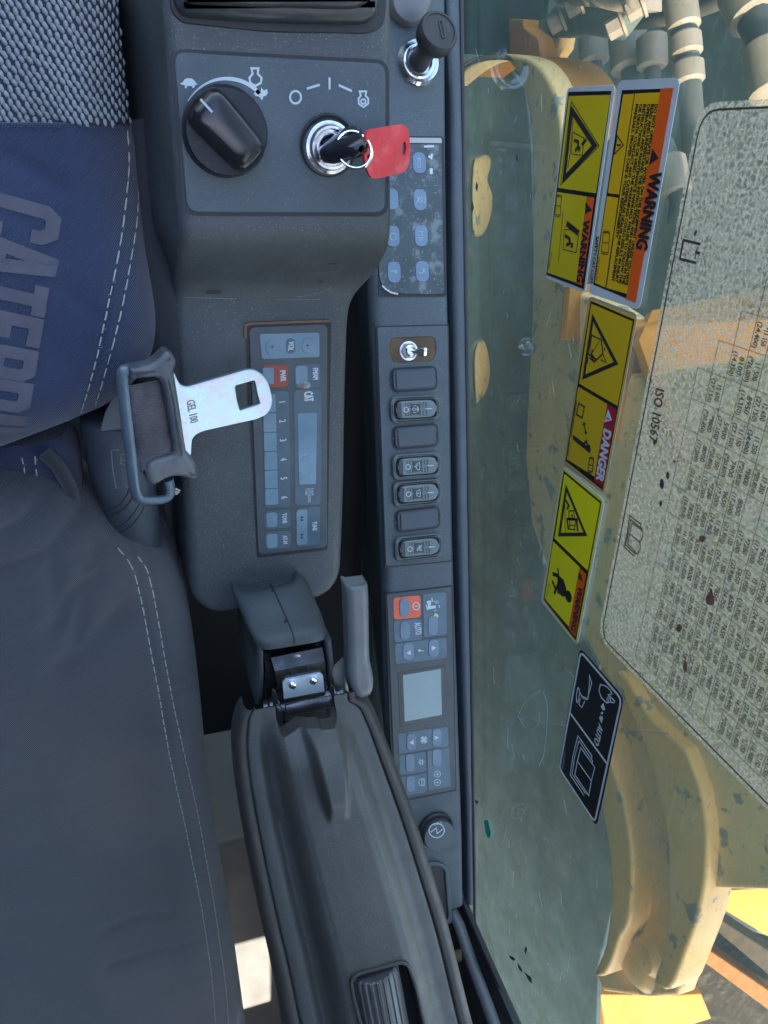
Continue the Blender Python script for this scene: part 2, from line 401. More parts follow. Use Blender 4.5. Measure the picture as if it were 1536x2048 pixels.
# throttle dial
kc = FK.at(448, 264)
kn = empty('throttle_dial', kc, 'large glossy black round throttle dial with a raised diagonal grip bar', 'dial')
rk = (Vector(FK.l(448 + 84, 264)) - Vector(FK.l(448, 264))).length * .98
obj('collar', lathe(kc.p(0, 0, .0012), Z, [(rk * 1.0, 0), (rk * 1.02, .003), (rk * .98, .004)]), P_DARK, kn)
obj('dial_base', lathe(kc.p(0, 0, .004), Z, [(rk * .97, 0), (rk * .985, .004), (rk * .97, .0075), (rk * .93, .009), (rk * .3, .0095)], 48), M('satin black disc', (.010, .013, .018), .5, spec=.3, bump=(1500, .1), speck=(700, .66, DUST, .3)), kn)
gd = (Vector(FK.l(500, 330)) - Vector(FK.l(402, 222))).normalized(); gp = Vector((-gd.y, gd.x))
secs = []
for i in range(25):
    t = -1 + 2 * i / 24; L = rk * .97; hw = .0125 * (1 - .10 * t) * math.sqrt(max(.03, 1 - abs(t) ** 7)); ht = .022 * math.sqrt(max(.05, 1 - abs(t) ** 6))
    secs.append([kc.p(*(gd * (t * L) + gp * (hw * math.copysign(abs(math.cos(a)) ** .55, math.cos(a)))), .011 + ht * .72 * max(0, math.sin(a)) ** .5) for a in [R(-2 + q * 184 / 14) for q in range(15)]])
obj('grip_bar', grid(secs), P_BLK, kn, ang=70)
mb = MB(); ribbon(kc, [tuple(gd * (-rk * .9) + gp * .0), tuple(gd * (-rk * .55))], .0012, .0265, .0269, mb=mb)
obj('pointer_line', mb, WARMPRINT, kn)
# ignition switch
ig = FK.at(655, 291)
ir = rk * .70
igs = empty('ignition_switch', ig, 'round key switch with a ribbed chrome bezel set in the grey faceplate', 'ignition')
obj('surround', lathe(ig.p(0, 0, .0013), Z, [(ir * 1.03, 0), (ir * 1.05, .0025), (ir * .98, .0035), (ir * .9, .0015), (ir * .2, .001)]), P_DARK, igs)
obj('chrome_bezel', lathe(ig.p(-.001, -.001, .002), Z, [(ir * .92, 0), (ir * .92, .005), (ir * .86, .008), (ir * .80, .007), (ir * .76, .010), (ir * .70, .0125), (ir * .62, .0125), (ir * .57, .010), (ir * .50, .010), (ir * .45, .013), (ir * .40, .0125), (ir * .38, .009)], 48), CHROME, igs)
obj('lock_cylinder', lathe(ig.p(-.001, -.001, .006), Z, [(ir * .40, 0), (ir * .38, .006), (ir * .3, .007)]), P_BLK, igs)
# key
kf0 = ig.p(.0005, .0015, .016); tip = FK.w(716, 296, .040)
key = empty('ignition_key', ig.at(655, 291, .016), 'black plastic headed key pushed into the chrome ignition switch', 'key')
axk = (tip - kf0).normalized(); sd = axk.cross(Vector((.55, -.8, .1))).normalized()
secs = []
for t, wd, th in ((-.10, .004, .003), (0, .0125, .0045), (.2, .0145, .0055), (.5, .0135, .0055), (.75, .0095, .0050), (.92, .0070, .0045), (1.08, .0055, .004), (1.15, .002, .0015)):
    O = kf0 + (tip - kf0) * t; nn = axk.cross(sd)
    secs.append([O + sd * wd * math.copysign(abs(math.cos(a)) ** .6, math.cos(a)) + nn * th * math.copysign(abs(math.sin(a)) ** .6, math.sin(a)) for a in [2 * math.pi * q / 20 for q in range(21)]])
mb = grid(secs); obj('key_head', mb, P_BLK, key, ang=60)
obj('key_blade', tube([kf0 - Z * .012, kf0 + axk * .002], .0035, 8, flat=.4), CHROME, key)
# key ring
rc = FK.w(709, 300, .036); a1 = Vector((.75, .62, .12)).normalized(); a2 = (Vector((.45, -.5, .62)) - a1 * Vector((.45, -.5, .62)).dot(a1)).normalized()
rx, ry = .0090, .0118
pts = [rc + a1 * rx * math.cos(2 * math.pi * t / 60) + a2 * ry * math.sin(2 * math.pi * t / 60) + a1.cross(a2) * (.0006 * (1 if t < 60 else -1)) for t in range(0, 116)]
obj('key_ring', tube(pts, .0007, 8), CHROME, None, 'thin steel split ring linking the black key to the red tag', 'key ring')
# red tag
FT = frame3((735, 262, .690), (815, 252, .676), (755, 357, .682))
C4 = crop(680, 200, 4.654)
tg = empty('key_tag', FT, 'worn red plastic key tag hanging over the console edge from the key ring', 'key tag')
hole1 = circ(*FT.l(808, 297), .0018, 16, .0038); hole2 = circ(*FT.l(737, 313), .0013, 12)
REDP = M('red plastic', (.52, .022, .034), .45, bump=(260, .35), var=(60, .15), stain=[(70, .5, .75, (.6, .28, .27), .35)])
outl = L2(FT, C4((262, 290), (380, 262), (560, 232), (610, 245), (640, 300), (655, 470), (640, 600), (590, 670), (460, 705), (330, 732), (285, 710), (245, 620), (225, 500), (235, 400)))
obj('tag_plate', slab(FT, [spline(outl, 3, True), hole1, hole2], 0, .0026, .0009), REDP, tg)
mb = MB(); ribbon(FT, L2(FT, C4((563, 300), (570, 600)), .0026), .0007, .0020, .0030, mb=mb); obj('tag_rib', mb, M('red rib', (.40, .02, .03), .5), tg)

# ================================================================== RADIO
C3 = crop(480, 630, 4.095)
rad = empty('radio', FR, 'flat grey membrane button radio with red power key, set in the left console', 'radio')
obj('opening_edge', plate(FR, C3((38, 72), (720, 40), (748, 60), (716, 1925), (140, 1990)), -.001, .0005, .002), P_DARK, rad)
RUST = M('rusty rim', (.16, .085, .045), .8, bump=(400, .5), stain=[(50, .5, .7, (.08, .07, .06), .8)])
mb = MB(); ribbon(FR, L2(FR, C3((42, 190), (44, 84), (70, 70), (420, 56), (735, 46))), .0018, -.0003, .0011, mb=mb); obj('rusty_edge', mb, RUST, rad)
FACE = M('radio membrane', (.046, .062, .072), .42, bump=(1200, .15), var=(25, .12), speck=(800, .7, DUST, .35), stain=[(25, .52, .75, (.13, .12, .09), .4)])
obj('front_panel', plate(FR, C3((72, 100), (716, 74), (712, 1900), (150, 1965)), -.001, .0013, .005, .0005), FACE, rad)
PADA = M('membrane pad blue grey', (.060, .098, .125), .42, bump=(700, .15), var=(40, .14))
KEYA = M('membrane key light', (.13, .21, .26), .40, bump=(300, .3), var=(60, .14), stain=[(40, .5, .75, (.16, .19, .19), .4)])
ORG = M('red orange membrane', (.26, .050, .030), .45, var=(40, .1)); 
HR = .0014
def pad(F, C, quad, h1, mat, root, r=.003, name='pad', base=.0010, bev=.0002):
    return obj(name, plate(F, C(*quad), base, h1, r, bev), mat, root)
rp = lambda q, h, m, r=.0022, name='key_pad', bev=.0002: pad(FR, C3, q, h, m, rad, r, name, .0010, bev)
rp([(160, 155), (650, 145), (652, 345), (180, 362)], .0017, KEYA, .002, 'volume_pad')
rp([(376, 192), (452, 192), (455, 312), (380, 316)], .0019, PADA, .003, 'volume_caption')
for cx, cy in ((262, 262), (556, 250)): obj('volume_key', slab(FR, [circ(*FR.l(*C3((cx, cy))[0]), .0052, 28, .0064)], .0012, .0021, .0004), KEYA, rad)
rp([(178, 412), (392, 408), (395, 590), (210, 596)], .0017, ORG, .004, 'power_pad')
rp([(440, 410), (655, 398), (660, 585), (448, 600)], .0016, PADA, .004, 'band_pad')
rp([(452, 420), (552, 415), (556, 560), (458, 572)], .0020, KEYA, .003, 'band_key')
rp([(195, 622), (400, 620), (412, 1570), (200, 1582)], .0016, PADA, .004, 'preset_pad')
rp([(440, 615), (668, 605), (660, 1550), (450, 1560)], .0016, PADA, .004, 'display_pad')
rp([(470, 805), (630, 800), (622, 1385), (485, 1392)], .0019, M('radio display', (.12, .21, .27), .2, var=(14, .14)), .002, 'display')
rp([(458, 1590), (655, 1568), (652, 1880), (462, 1895)], .0016, PADA, .004, 'tune_pad')
rp([(462, 1600), (552, 1592), (552, 1878), (464, 1886)], .0019, KEYA, .003, 'tune_key')
rp([(196, 1610), (412, 1596), (412, 1738), (204, 1758)], .0016, PADA, .004, 'tone_pad')
rp([(214, 1624), (304, 1618), (306, 1734), (220, 1742)], .0021, KEYA, .003, 'tone_key')
rp([(198, 1782), (414, 1768), (414, 1905), (208, 1925)], .0016, PADA, .004, 'memory_pad')
rp([(216, 1800), (306, 1792), (308, 1902), (222, 1914)], .0021, KEYA, .003, 'memory_key')
rp([(182, 434), (276, 430), (278, 566), (190, 572)], .0020, KEYA, .001, 'power_key')
ys = [650, 805, 965, 1122, 1275, 1425, 1562]
for i in range(6):
    a, b = ys[i] + 2, ys[i + 1] - 5; x0 = 182 + i * 4
    rp([(x0 + 4, a), (x0 + 108, a - 4), (x0 + 112, b - 4), (x0 + 6, b)], .0020, KEYA, .0012, 'preset_key')
mb = MB()
T = lambda s, a, b, cap, **k: text(FR, s, C3(a)[0], C3(b)[0], cap, mb=mb, **k)
T('VOL', (400, 215), (394, 292), .0042, h=.0020, bold=.0002)
T('PWR', (326, 455), (332, 545), .0044, h=.0018, bold=.0002)
T('FM/AM', (596, 435), (600, 532), .0042, h=.0017, bold=.00018)
for i, n in enumerate('123456'): T(n, (318 + i * 4, 704 + i * 156.5), (320 + i * 4, 727 + i * 156.5), .0052, h=.0017, bold=.00015)
T('TONE', (346, 1626), (350, 1708), .0038, h=.0017, bold=.00015)
T('AT-M', (350, 1808), (354, 1878), .0038, h=.0017, bold=.00015)
T('TUNE', (592, 1694), (596, 1768), .0038, h=.0017, bold=.00015)
T('CAT', (524, 632), (532, 712), .0070, h=.0017, bold=.0004)
for j, s in enumerate(('F/AM', 'SYNTHESIZED', 'TUNER')): T(s, (582 - j * 24, 1418), (582 - j * 24, 1478 + (60 if j == 1 else 0)), .0022, h=.0017)
obj('printed_lettering', mb, WHITE, rad)
mb = MB()
slab(FR, [L2(FR, C3((526, 660), (526, 692), (545, 676)), .0023)], .0019, .0024, mb=mb); obj('gold_triangle', mb, CREAM, rad)
mb = MB()
def tri(F, mbx, C, pts, h): slab(F, [L2(F, C(*pts), h)], h - .0002, h, mb=mbx)
tri(FR, mb, C3, [(252, 264), (272, 248), (272, 268)], .0024); tri(FR, mb, C3, [(568, 250), (545, 240), (545, 260)], .0024)
for yy in (1645, 1668): tri(FR, mb, C3, [(508, yy + 0), (496, yy + 18), (520, yy + 18)], .0022)
for yy in (1795, 1818): tri(FR, mb, C3, [(508, yy + 18), (496, yy), (520, yy)], .0022)
obj('printed_arrows', mb, BLACKP, rad)
burn = obj('burn_mark', slab(FR, [spline([FR.l(*q) for q in C3((462, 578), (500, 545), (545, 540), (570, 560), (560, 590), (510, 602))], 4, True)], .0020, .0023, .0002), M('burnt plastic', (.13, .11, .09), .7, bump=(200, .8), stain=[(90, .45, .6, (.4, .38, .33), .8)]), rad)

# ================================================================== SIDE CONSOLE (right, rising to the rear)
col = empty('side_console', Vector((FC.o.x, FC.o.y, .2)), 'long blue grey plastic side console under the window with switch and button panels', 'console')
lc = edge([(742, -60), (744, 300), (741, 600), (752, 800), (760, 1000), (768, 1200), (772, 1400), (788, 1600), (812, 1800), (838, 1990)], zcol)
rcx = edge([(893, -60), (893, 200), (896, 500), (902, 800), (908, 1100), (916, 1350), (924, 1600), (927, 1720), (930, 1990)], zcol)
ya = hit(830, -60, zcol).y; yz = hit(890, 1822, zcol).y
secs = []
for i in range(71):
    y = ya + (yz - ya) * i / 70
    secs.append(sec(y, interp(lc, y), interp(rcx, y), zcol(0, y), zcol(0, y) - .30, .012, fl=-.07, r2=.006))
obj('body', grid(secs, flip=True), P_COL, col)
# outer lip beyond the groove
secs = []
for i in range(71):
    y = ya + (yz - ya) * i / 70; f = smooth((ya - y - .02) / .12)
    x1 = interp(rcx, y) + .001 + .004 * f
    secs.append(sec(y, x1, xw(y) - .003, zcol(0, y) + .001 + .001 * f, zcol(0, y) - .3, .006 + .003 * f, r2=.003, fl=-.0005))
obj('outer_lip', grid(secs, flip=True), P_COL, col)
# raised mouldings at the rear: cup recess
C6 = crop(740, 1160, 3.413)
cup = C6((375, 1915), (470, 1915), (530, 1950), (540, 2100), (560, 2350), (375, 2350))
obj('recess_rim', slab(FC, [rnd(L2(FC, cup), .012), rnd(offset([p for p in (L2(FC, cup) if area(L2(FC, cup)) > 0 else L2(FC, cup)[::-1])], .005), .010)], -.002, .003, .0012), P_COL, col)
obj('recess', slab(FC, [rnd(offset([p for p in (L2(FC, cup) if area(L2(FC, cup)) > 0 else L2(FC, cup)[::-1])], .004), .010)], -.002, .0007), P_DARK, col)

# ---- membrane button panel (front)
C4 = crop(680, 200, 4.654)
mp = empty('button_panel', FC.at(825, 440), 'worn membrane panel with eight grey oval work function buttons, partly behind the key console', 'button panel')
obj('opening_edge', plate(FC, C4((340, 330), (968, 340), (992, 1830), (360, 1832)), -.001, .0006, .003), P_DARK, mp)
obj('metal_lip', plate(FC, C4((340, 345), (945, 352), (950, 402), (340, 396)), .0, .0016, .001, .0004), M('bare worn metal', (.35, .33, .31), .45, .7, bump=(300, .3)), mp)
MEMB = M('dusty membrane', (.042, .056, .062), .4, bump=(900, .3), var=(28, .2), speck=(420, .66, (.32, .35, .35), .45), stain=[(60, .53, .62, (.22, .25, .26), .45)])
outl = C4((345, 400), (942, 410), (968, 1795), (880, 1806), (640, 1802), (480, 1790), (420, 1755), (385, 1720), (370, 1640), (350, 1420))
obj('membrane', plate(FC, outl, -.0005, .0016, .0015, .0004), MEMB, mp)
mb = MB(); st(FC, mb, C4, [(392, 1728), (425, 1760), (475, 1792), (540, 1806)], .0016, .0020, hh=.0003)
obj('peeling_edge', mb, M('peeled film', (.45, .47, .46), .5), mp)
mb = MB(); slab(FC, [L2(FC, C4((780, 424), (876, 420), (874, 440), (784, 442)), .0019)], .0014, .0019, mb=mb); st(FC, mb, C4, [(825, 520), (850, 540), (855, 500)], .0022, .0018); st(FC, mb, C4, [(848, 635), (850, 690)], .0030, .0018)
obj('worn_spots', mb, MATS['peeled film'], mp)
BTN = M('oval button', (.12, .18, .25), .4, bump=(400, .2), var=(50, .12))
btn = []
for (cx, cy) in ((738, 585), (745, 928), (755, 1265), (765, 1597), (480, 920), (492, 1268), (503, 1603), (470, 590)):
    q = C4((cx, cy))[0]; c = Vector(FC.l(*q, .002))
    hw = (Vector(FC.l(q[0] + 13, q[1])) - Vector(FC.l(*q))).length; hh = (Vector(FC.l(q[0], q[1] + 21)) - Vector(FC.l(*q))).length
    lo = rnd([(c.x - hw, c.y - hh), (c.x + hw, c.y - hh), (c.x + hw, c.y + hh), (c.x - hw, c.y + hh)], hw * .98, 6)
    obj('oval_button', slab(FC, [lo], .0014, .0024, .0006), BTN, mp)
mb = MB(); sy = .0006; hS = .0026
st(FC, mb, C4, [(725, 545), (725, 625), (748, 625), (748, 545)], sy, hS, True); st(FC, mb, C4, [(718, 552), (737, 535), (755, 552)], sy, hS)
st(FC, mb, C4, circ(752, 928, 20, 14, 26), sy, hS, True); st(FC, mb, C4, [(712, 895), (730, 925), (712, 960)], sy, hS); st(FC, mb, C4, [(742, 915), (762, 940)], sy, hS); st(FC, mb, C4, [(782, 905), (792, 905), (792, 955), (782, 955)], sy, hS)
st(FC, mb, C4, [(735, 1222), (772, 1222), (755, 1240), (775, 1258), (738, 1262)], sy, hS); 
for q in (1278, 1298): st(FC, mb, C4, spline([(735, q), (748, q + 10), (760, q), (775, q + 8)], 3), sy, hS)
st(FC, mb, C4, [(735, 1608), (765, 1612), (790, 1578), (768, 1572)], sy * 1.2, hS); st(FC, mb, C4, [(768, 1572), (795, 1612)], sy, hS)
st(FC, mb, C4, spline([(512, 1250), (488, 1240), (470, 1265), (480, 1300), (505, 1302)], 3), sy, hS); st(FC, mb, C4, [(520, 1240), (520, 1300)], sy, hS)
st(FC, mb, C4, spline([(470, 1600), (485, 1590), (505, 1598), (528, 1612), (525, 1590), (500, 1592)], 3), sy * 1.3, hS)
obj('button_symbols', mb, WARMPRINT, mp)

# ---- switch panel
C5 = crop(720, 620, 3.79)
sp = empty('switch_panel', FC.at(828, 890), 'recessed rectangular plate holding a row of rocker switches and blanks on the side console', 'switch panel')
obj('opening_edge', plate(FC, C5((116, 122), (672, 108), (700, 1908), (188, 1955)), -.001, .0005, .002), P_DARK, sp)
tog_hole = rnd(L2(FC, C5((215, 290), (232, 212), (565, 198), (582, 290), (560, 386), (240, 402)), .0018), .012, 5)
obj('plate', plate(FC, C5((130, 132), (664, 118), (692, 1900), (196, 1945)), -.001, .0018, .003, .0006, holes=[tog_hole]), P_COL, sp)
# blanks and rockers: positions in the crop (centre, half length)
def localrect(F, C, c, h):
    q = C(c)[0]; return Vector(F.l(*q, h))
sclr = lambda q, du, dv: (Vector(FC.l(q[0] + du, q[1] + dv)) - Vector(FC.l(*q))).length
q0 = C5((412, 750))[0]; RW = sclr(q0, 172 / 3.79, 0); RH = sclr(q0, 0, 84 / 3.79)
xdir = (Vector(FC.l(*C5((585, 738))[0])) - Vector(FC.l(*C5((240, 756))[0])))
BLANKM = plastic('blank cover plastic', (.042, .055, .068), .42, dust=.2)
BEZ = M('rocker bezel grey', (.080, .094, .098), .5, bump=(900, .3), var=(40, .12))
ROCK = M('rocker grey green', (.125, .155, .155), .42, bump=(700, .3), var=(60, .12))
DARKR = M('rocker end cap', (.035, .042, .045), .5)
def rr2(w, h, r, n=6): return rnd([(-w, -h), (w, -h), (w, h), (-w, h)], r, n)
def barrel(w, h, k, r): return rnd(spline([(-w * .86, -h), (0, -h), (w * .86, -h), (w, 0), (w * .86, h), (0, h), (-w * .86, h), (-w, 0)], 2, True), r, 3)
def blank(c, label):
    F = FC.at(*C5(c)[0], .0018)
    t = empty('blank_switch_cover', F, label, 'switch blank', 'blank covers in the switch panel')
    obj('shadow_gap', slab(F, [rr2(RW * 1.03, RH * 1.10, RH * .7)], -.0005, .0003), P_DARK, t)
    obj('cover', slab(F, [rr2(RW * .92, RH * .92, RH * .5)], .0, .0026, .0012), BLANKM, t)
    obj('raised_face', slab(F, [rr2(RW * .80, RH * .80, RH * .22)], .0022, .0040, .0010), BLANKM, t)
    mb = MB(); slab(F, [[(-RW * 1.06, -.0005), (-RW * .94, -.0005), (-RW * .94, .0005), (-RW * 1.06, .0005)]], .0003, .0026, mb=mb); slab(F, [[(RW * .94, -.0005), (RW * 1.06, -.0005), (RW * 1.06, .0005), (RW * .94, .0005)]], .0003, .0026, mb=mb)
    obj('clip', mb, BLANKM, t)
    return t
blank((407, 524), 'blank plastic cover directly below the toggle switch')
b2 = blank((418, 958), 'blank plastic cover between the horn and the first wiper rockers')
blank((435, 1586), 'blank plastic cover above the lowest rocker switch')
def rocker(F, label):
    t = empty('rocker_switch', F, label, 'rocker switch', 'rocker switches in the switch panel')
    obj('bezel', slab(F, [rr2(RW * 1.07, RH * 1.18, RH * .66), rr2(RW * .91, RH * .86, RH * .5)], -.0004, .0042, .0016), BEZ, t)
    obj('well', slab(F, [rr2(RW * .92, RH * .87, RH * .5)], -.0002, .0008), P_DARK, t)
    # tilted rocker: high end at +x (on side), low at -x
    w_, h_ = RW * .86, RH * .78; rows = []
    for i in range(17):
        s = -1 + 2 * i / 16; zz = .0048 + .0010 * s + .0022 * s * s; e = math.sqrt(max(.06, 1 - abs(s) ** 8)); row = []
        for a in range(13):
            th = math.pi * a / 12; row.append(F.p(s * w_, -h_ * e * math.copysign(abs(math.cos(th)) ** .35, math.cos(th)), .0006 + (zz - .0006) * abs(math.sin(th)) ** .3))
        rows.append(row)
    rk_ = obj('rocker', grid(rows, flip=True), ROCK, t, ang=60)
    mb = MB(); zf = lambda s: .0048 + .0010 * s + .0022 * s * s + .0001
    for (s0, s1, t0, t1, ns, ntt) in ((-.52, -.26, .32, .85, 3, 3), (-.52, -.26, -.85, -.32, 3, 3), (.22, .50, .32, .85, 3, 3), (.22, .50, -.85, -.32, 3, 3)):
        for i in range(ns):
            for j in range(ntt):
                s = s0 + (s1 - s0) * i / (ns - 1); tt = (t0 + (t1 - t0) * j / (ntt - 1)) * .8
                slab(F.at2(s * w_, tt * h_, 0) if hasattr(F, 'at2') else Frame(F.p(s * w_, tt * h_), F.ex, F.ey), [circ(0, 0, .00075, 8)], zf(s) - .0008, zf(s) + .0003, mb=mb)
    obj('grip_dots', mb, M('dark dots', (.035, .045, .045), .5), t, kind='stuff')
    obj('dark_end', slab(F, [rnd([(-w_ * .97, -h_ * .80), (-w_ * .74, -h_ * .80), (-w_ * .74, h_ * .80), (-w_ * .97, h_ * .80)], [.002, .0002, .0002, .002])], .0030, .0064, .0006), DARKR, t)
    obj('symbol_window', slab(F, [rr2(w_ * .22, h_ * .62, .0008)], .0030, .0053, .0001), M('symbol window', (.03, .042, .042), .3), t)
    mb = MB(); ribbon(F, circ(-w_ * .50, 0, .0026, 20), .0007, .0045, .0060, True, mb=mb); ribbon(F, [(w_ * .46, 0), (w_ * .78, 0)], .0008, .0050, .0076, mb=mb)
    obj('on_off_marks', mb, WHITE, t); return t
RFr = Frame(FC.w(*C5((412, 750))[0], .0018), FC.p(*xdir) - FC.o, FC.ey)
base = rocker(RFr, 'rocker switch with a beacon pictogram, the topmost rocker of the panel')
rockers = [base]
for c, lab in (((424, 1180), 'rocker switch with a wiper pictogram, second rocker from the top'), ((428, 1384), 'rocker switch with a washer pictogram, just under the wiper rocker'), ((438, 1795), 'rocker switch with a heated seat pictogram, lowest in the panel')):
    t = copy_tree(base); t['label'] = lab; F2 = Frame(FC.w(*C5(c)[0], .0018), RFr.ex, RFr.ey); t.matrix_world = F2.mat(); rockers.append(t)
bpy.context.view_layer.update()
def symb(t, strokes):
    Fm = t.matrix_basis; F = Frame(Fm.translation, Fm.col[0].xyz, Fm.col[1].xyz); mb = MB()
    for pts, cl in strokes: ribbon(F, [(x * .001, y * .001) for x, y in pts], .00045, .0050, .0056, cl, mb)
    obj('pictogram', mb, WHITE, t)
symb(rockers[0], [(circ(-2.5, 0, 1.5, 14), True), ([(-1, 0), (2.6, 0)], False), ([(2.6, -2), (2.6, 2)], False), ([(-3, -3.4), (0, -3.4)], False), ([(-3, 3.4), (0, 3.4)], False), ([(1.2, -3), (1.2, 3)], False)])
wip = [(-2.2, 0), (-1.8, 2.0), (.5, 4.2), (1.8, 3.0), (2.4, 0), (1.8, -3.0), (.5, -4.2), (-1.8, -2.0)]
symb(rockers[1], [([(1.8, -4), (2.6, 0), (1.8, 4), (-1.6, 2.4), (-1.2, 0), (-1.6, -2.4)], True), ([(-2.8, .2), (1, 1.6)], False), (circ(-2.8, 0, .5, 8), True)])
symb(rockers[2], [([(1.8, -4), (2.6, 0), (1.8, 4), (-1.6, 2.4), (-1.2, 0), (-1.6, -2.4)], True), ([(-2.6, 0), (.6, 0)], False), ([(.6, 0), (1.2, 1.2)], False), ([(.6, 0), (1.2, -1.2)], False)])
symb(rockers[3], [([(2.6, 3), (-1, 2), (-2.6, -1.6), (-2.6, -3)], False), ([(2.6, 1.4), (-.4, .4), (-2, -3)], False), ([(2.4, -3), (-.2, -2)], False), ([(1.6, -3.4), (1.6, 2.6)], False), ([(.4, -3), (.4, 2)], False)])
# toggle switch in the open slot
TF = FC.at(*C5((398, 300))[0])
tgs = empty('toggle_switch', TF, 'chrome toggle switch with hex nut fitted in the open slot at the panel top', 'toggle switch')
CARD = M('brown card backing', (.085, .050, .024), .8, bump=(200, .4), var=(50, .2), stain=[(50, .5, .7, (.15, .10, .06), .5)])
# backing seen through the slot sits just under the plate
obj('backing_card', slab(FC, [offset(tog_hole if area(tog_hole) > 0 else tog_hole[::-1], -.001)], .0004, .0009), CARD, tgs)
nf = FC.at(*C5((365, 310))[0]); hexr = .0085
obj('washer', lathe(nf.p(0, 0, .0005), FC.n, [(.0098, 0), (.0098, .0012), (.006, .0012)]), CHROME, tgs)
obj('hex_nut', slab(nf, [circ(0, 0, hexr, 6)], .0016, .0050, .0006), M('dull nut', (.30, .30, .29), .35, .9, var=(80, .3)), tgs)
obj('threaded_neck', lathe(nf.p(0, 0, .005), FC.n, [(.0058, 0), (.0058, .0035), (.0045, .0045), (.0032, .0030)]), CHROME, tgs)
tp = FC.w(*C5((492, 318))[0], .013)
bs = nf.p(0, 0, .006); dv = tp - bs
obj('toggle_lever', tube([bs, bs + dv * .3, bs + dv * .6, bs + dv * .8, bs + dv * 1.0, bs + dv * 1.15, bs + dv * 1.22], [.0018, .0022, .0034, .0050, .0058, .0045, .001], 16), CHROME, tgs)

# ---- climate control
cl = empty('climate_control', FC.at(845, 1390), 'membrane climate control with orange power key and square grey display', 'climate control')
obj('opening_edge', plate(FC, C6((105, 90), (565, 36), (590, 1432), (600, 1436), (235, 1512), (165, 1512), (135, 1000)), -.001, .0006, .002), P_DARK, cl)
CF = M('climate face', (.034, .046, .054), .4, bump=(900, .2), var=(30, .15), speck=(600, .68, DUST, .35))
obj('front_panel', plate(FC, C6((115, 98), (556, 46), (584, 1428), (240, 1498), (172, 1498)), -.001, .0015, .002, .0004), CF, cl)
PADB = M('climate pad', (.065, .112, .145), .42, bump=(500, .2), var=(40, .14)); KEYB = M('climate key', (.115, .170, .225), .4, bump=(500, .2), var=(50, .12))
cp = lambda q, h, m, r=.003, name='key_pad': obj(name, plate(FC, C6(*q), .0012, h, r, .0002), m, cl)
ORC = M('orange membrane', (.62, .10, .045), .45, var=(40, .1))
cp([(158, 122), (345, 104), (348, 255), (162, 272)], .0019, ORC, .004, 'power_pad')
cp([(360, 95), (520, 82), (524, 372), (368, 392)], .0019, PADB, .004, 'airflow_pad')
cp([(160, 280), (352, 262), (355, 408), (166, 425)], .0019, PADB, .004, 'auto_pad')
cp([(168, 436), (522, 392), (525, 532), (175, 575)], .0019, PADB, .004, 'temperature_pad')
cp([(190, 1050), (530, 1000), (536, 1135), (198, 1188)], .0019, PADB, .003, 'fan_pad')
cp([(198, 1200), (380, 1172), (382, 1308), (205, 1335)], .0019, PADB, .003, 'cooling_pad')
cp([(390, 1168), (540, 1145), (552, 1410), (398, 1438)], .0019, PADB, .003, 'recirculation_pad')
cp([(205, 1345), (384, 1318), (388, 1448), (210, 1478)], .0019, PADB, .003, 'demist_pad')
cp([(190, 632), (516, 576), (522, 945), (206, 1008)], .0019, M('display bezel', (.018, .022, .024), .3), .001, 'display_bezel')
cp([(205, 645), (505, 592), (510, 940), (218, 995)], .0022, CF, .001, 'display_surround')
cp([(224, 650), (484, 606), (492, 920), (236, 968)], .0026, M('liquid crystal display', (.165, .245, .25), .18, var=(12, .10), bump=(60, .1)), .001, 'display')
def ov(cx, cy, w_, h_, name='oval_key'):
    lo = rnd(L2(FC, C6((cx - w_, cy - h_), (cx + w_, cy - h_ - 4), (cx + w_, cy + h_ - 4), (cx - w_, cy + h_)), .002), .0075, 6)
    obj(name, slab(FC, [lo], .0015, .0027, .0006), KEYB, cl)
for c in ((235, 190, 34, 62), (430, 312, 34, 66), (238, 345, 34, 62), (260, 488, 38, 58), (434, 466, 36, 60), (282, 1105, 32, 58), (455, 1075, 32, 60), (272, 1250, 30, 60), (456, 1215, 32, 60), (276, 1392, 30, 54)): ov(*c)
mb = MB(); hh = .0030; sw = .0009
W_ = lambda pts, cl_=False, s=sw, sp_=0: st(FC, mb, C6, pts, s, .0022, cl_, sp_)
W2 = lambda pts, cl_=False, s=sw: st(FC, mb, C6, pts, s, hh, cl_)
W_(circ(315, 178, 22, 24, 26), True, .0011); W_([(300, 178), (330, 178)])
text(FC, 'AUTO', C6((303, 294))[0], C6((312, 378))[0], .0075, mb=mb, h=.0021, bold=.0002)
slab(FC, [L2(FC, C6((248, 502), (276, 478), (280, 512)), hh)], .0026, hh, mb=mb); slab(FC, [L2(FC, C6((452, 462), (420, 448), (424, 484)), hh)], .0026, hh, mb=mb)
slab(FC, [L2(FC, C6((268, 1112), (296, 1092), (300, 1124)), hh)], .0026, hh, mb=mb); slab(FC, [L2(FC, C6((470, 1076), (440, 1062), (442, 1094)), hh)], .0026, hh, mb=mb)
W_([(326, 482), (368, 484)], False, .0007); slab(FC, [L2(FC, C6((332, 472), (358, 484), (332, 490)), .0022)], .0018, .0022, mb=mb)
for k_ in range(4):
    a = k_ * math.pi / 2 + .5; W_([(368, 1090), (368 + 22 * math.cos(a), 1090 + 24 * math.sin(a)), (368 + 20 * math.cos(a + .7), 1090 + 22 * math.sin(a + .7)), (368, 1090)], False, .0013)
W_(circ(350, 1242, 11, 10), True, .0009)
for k_ in range(6): a = k_ * math.pi / 3; W_([(350 + 13 * math.cos(a), 1242 + 14 * math.sin(a)), (350 + 21 * math.cos(a), 1242 + 23 * math.sin(a))])
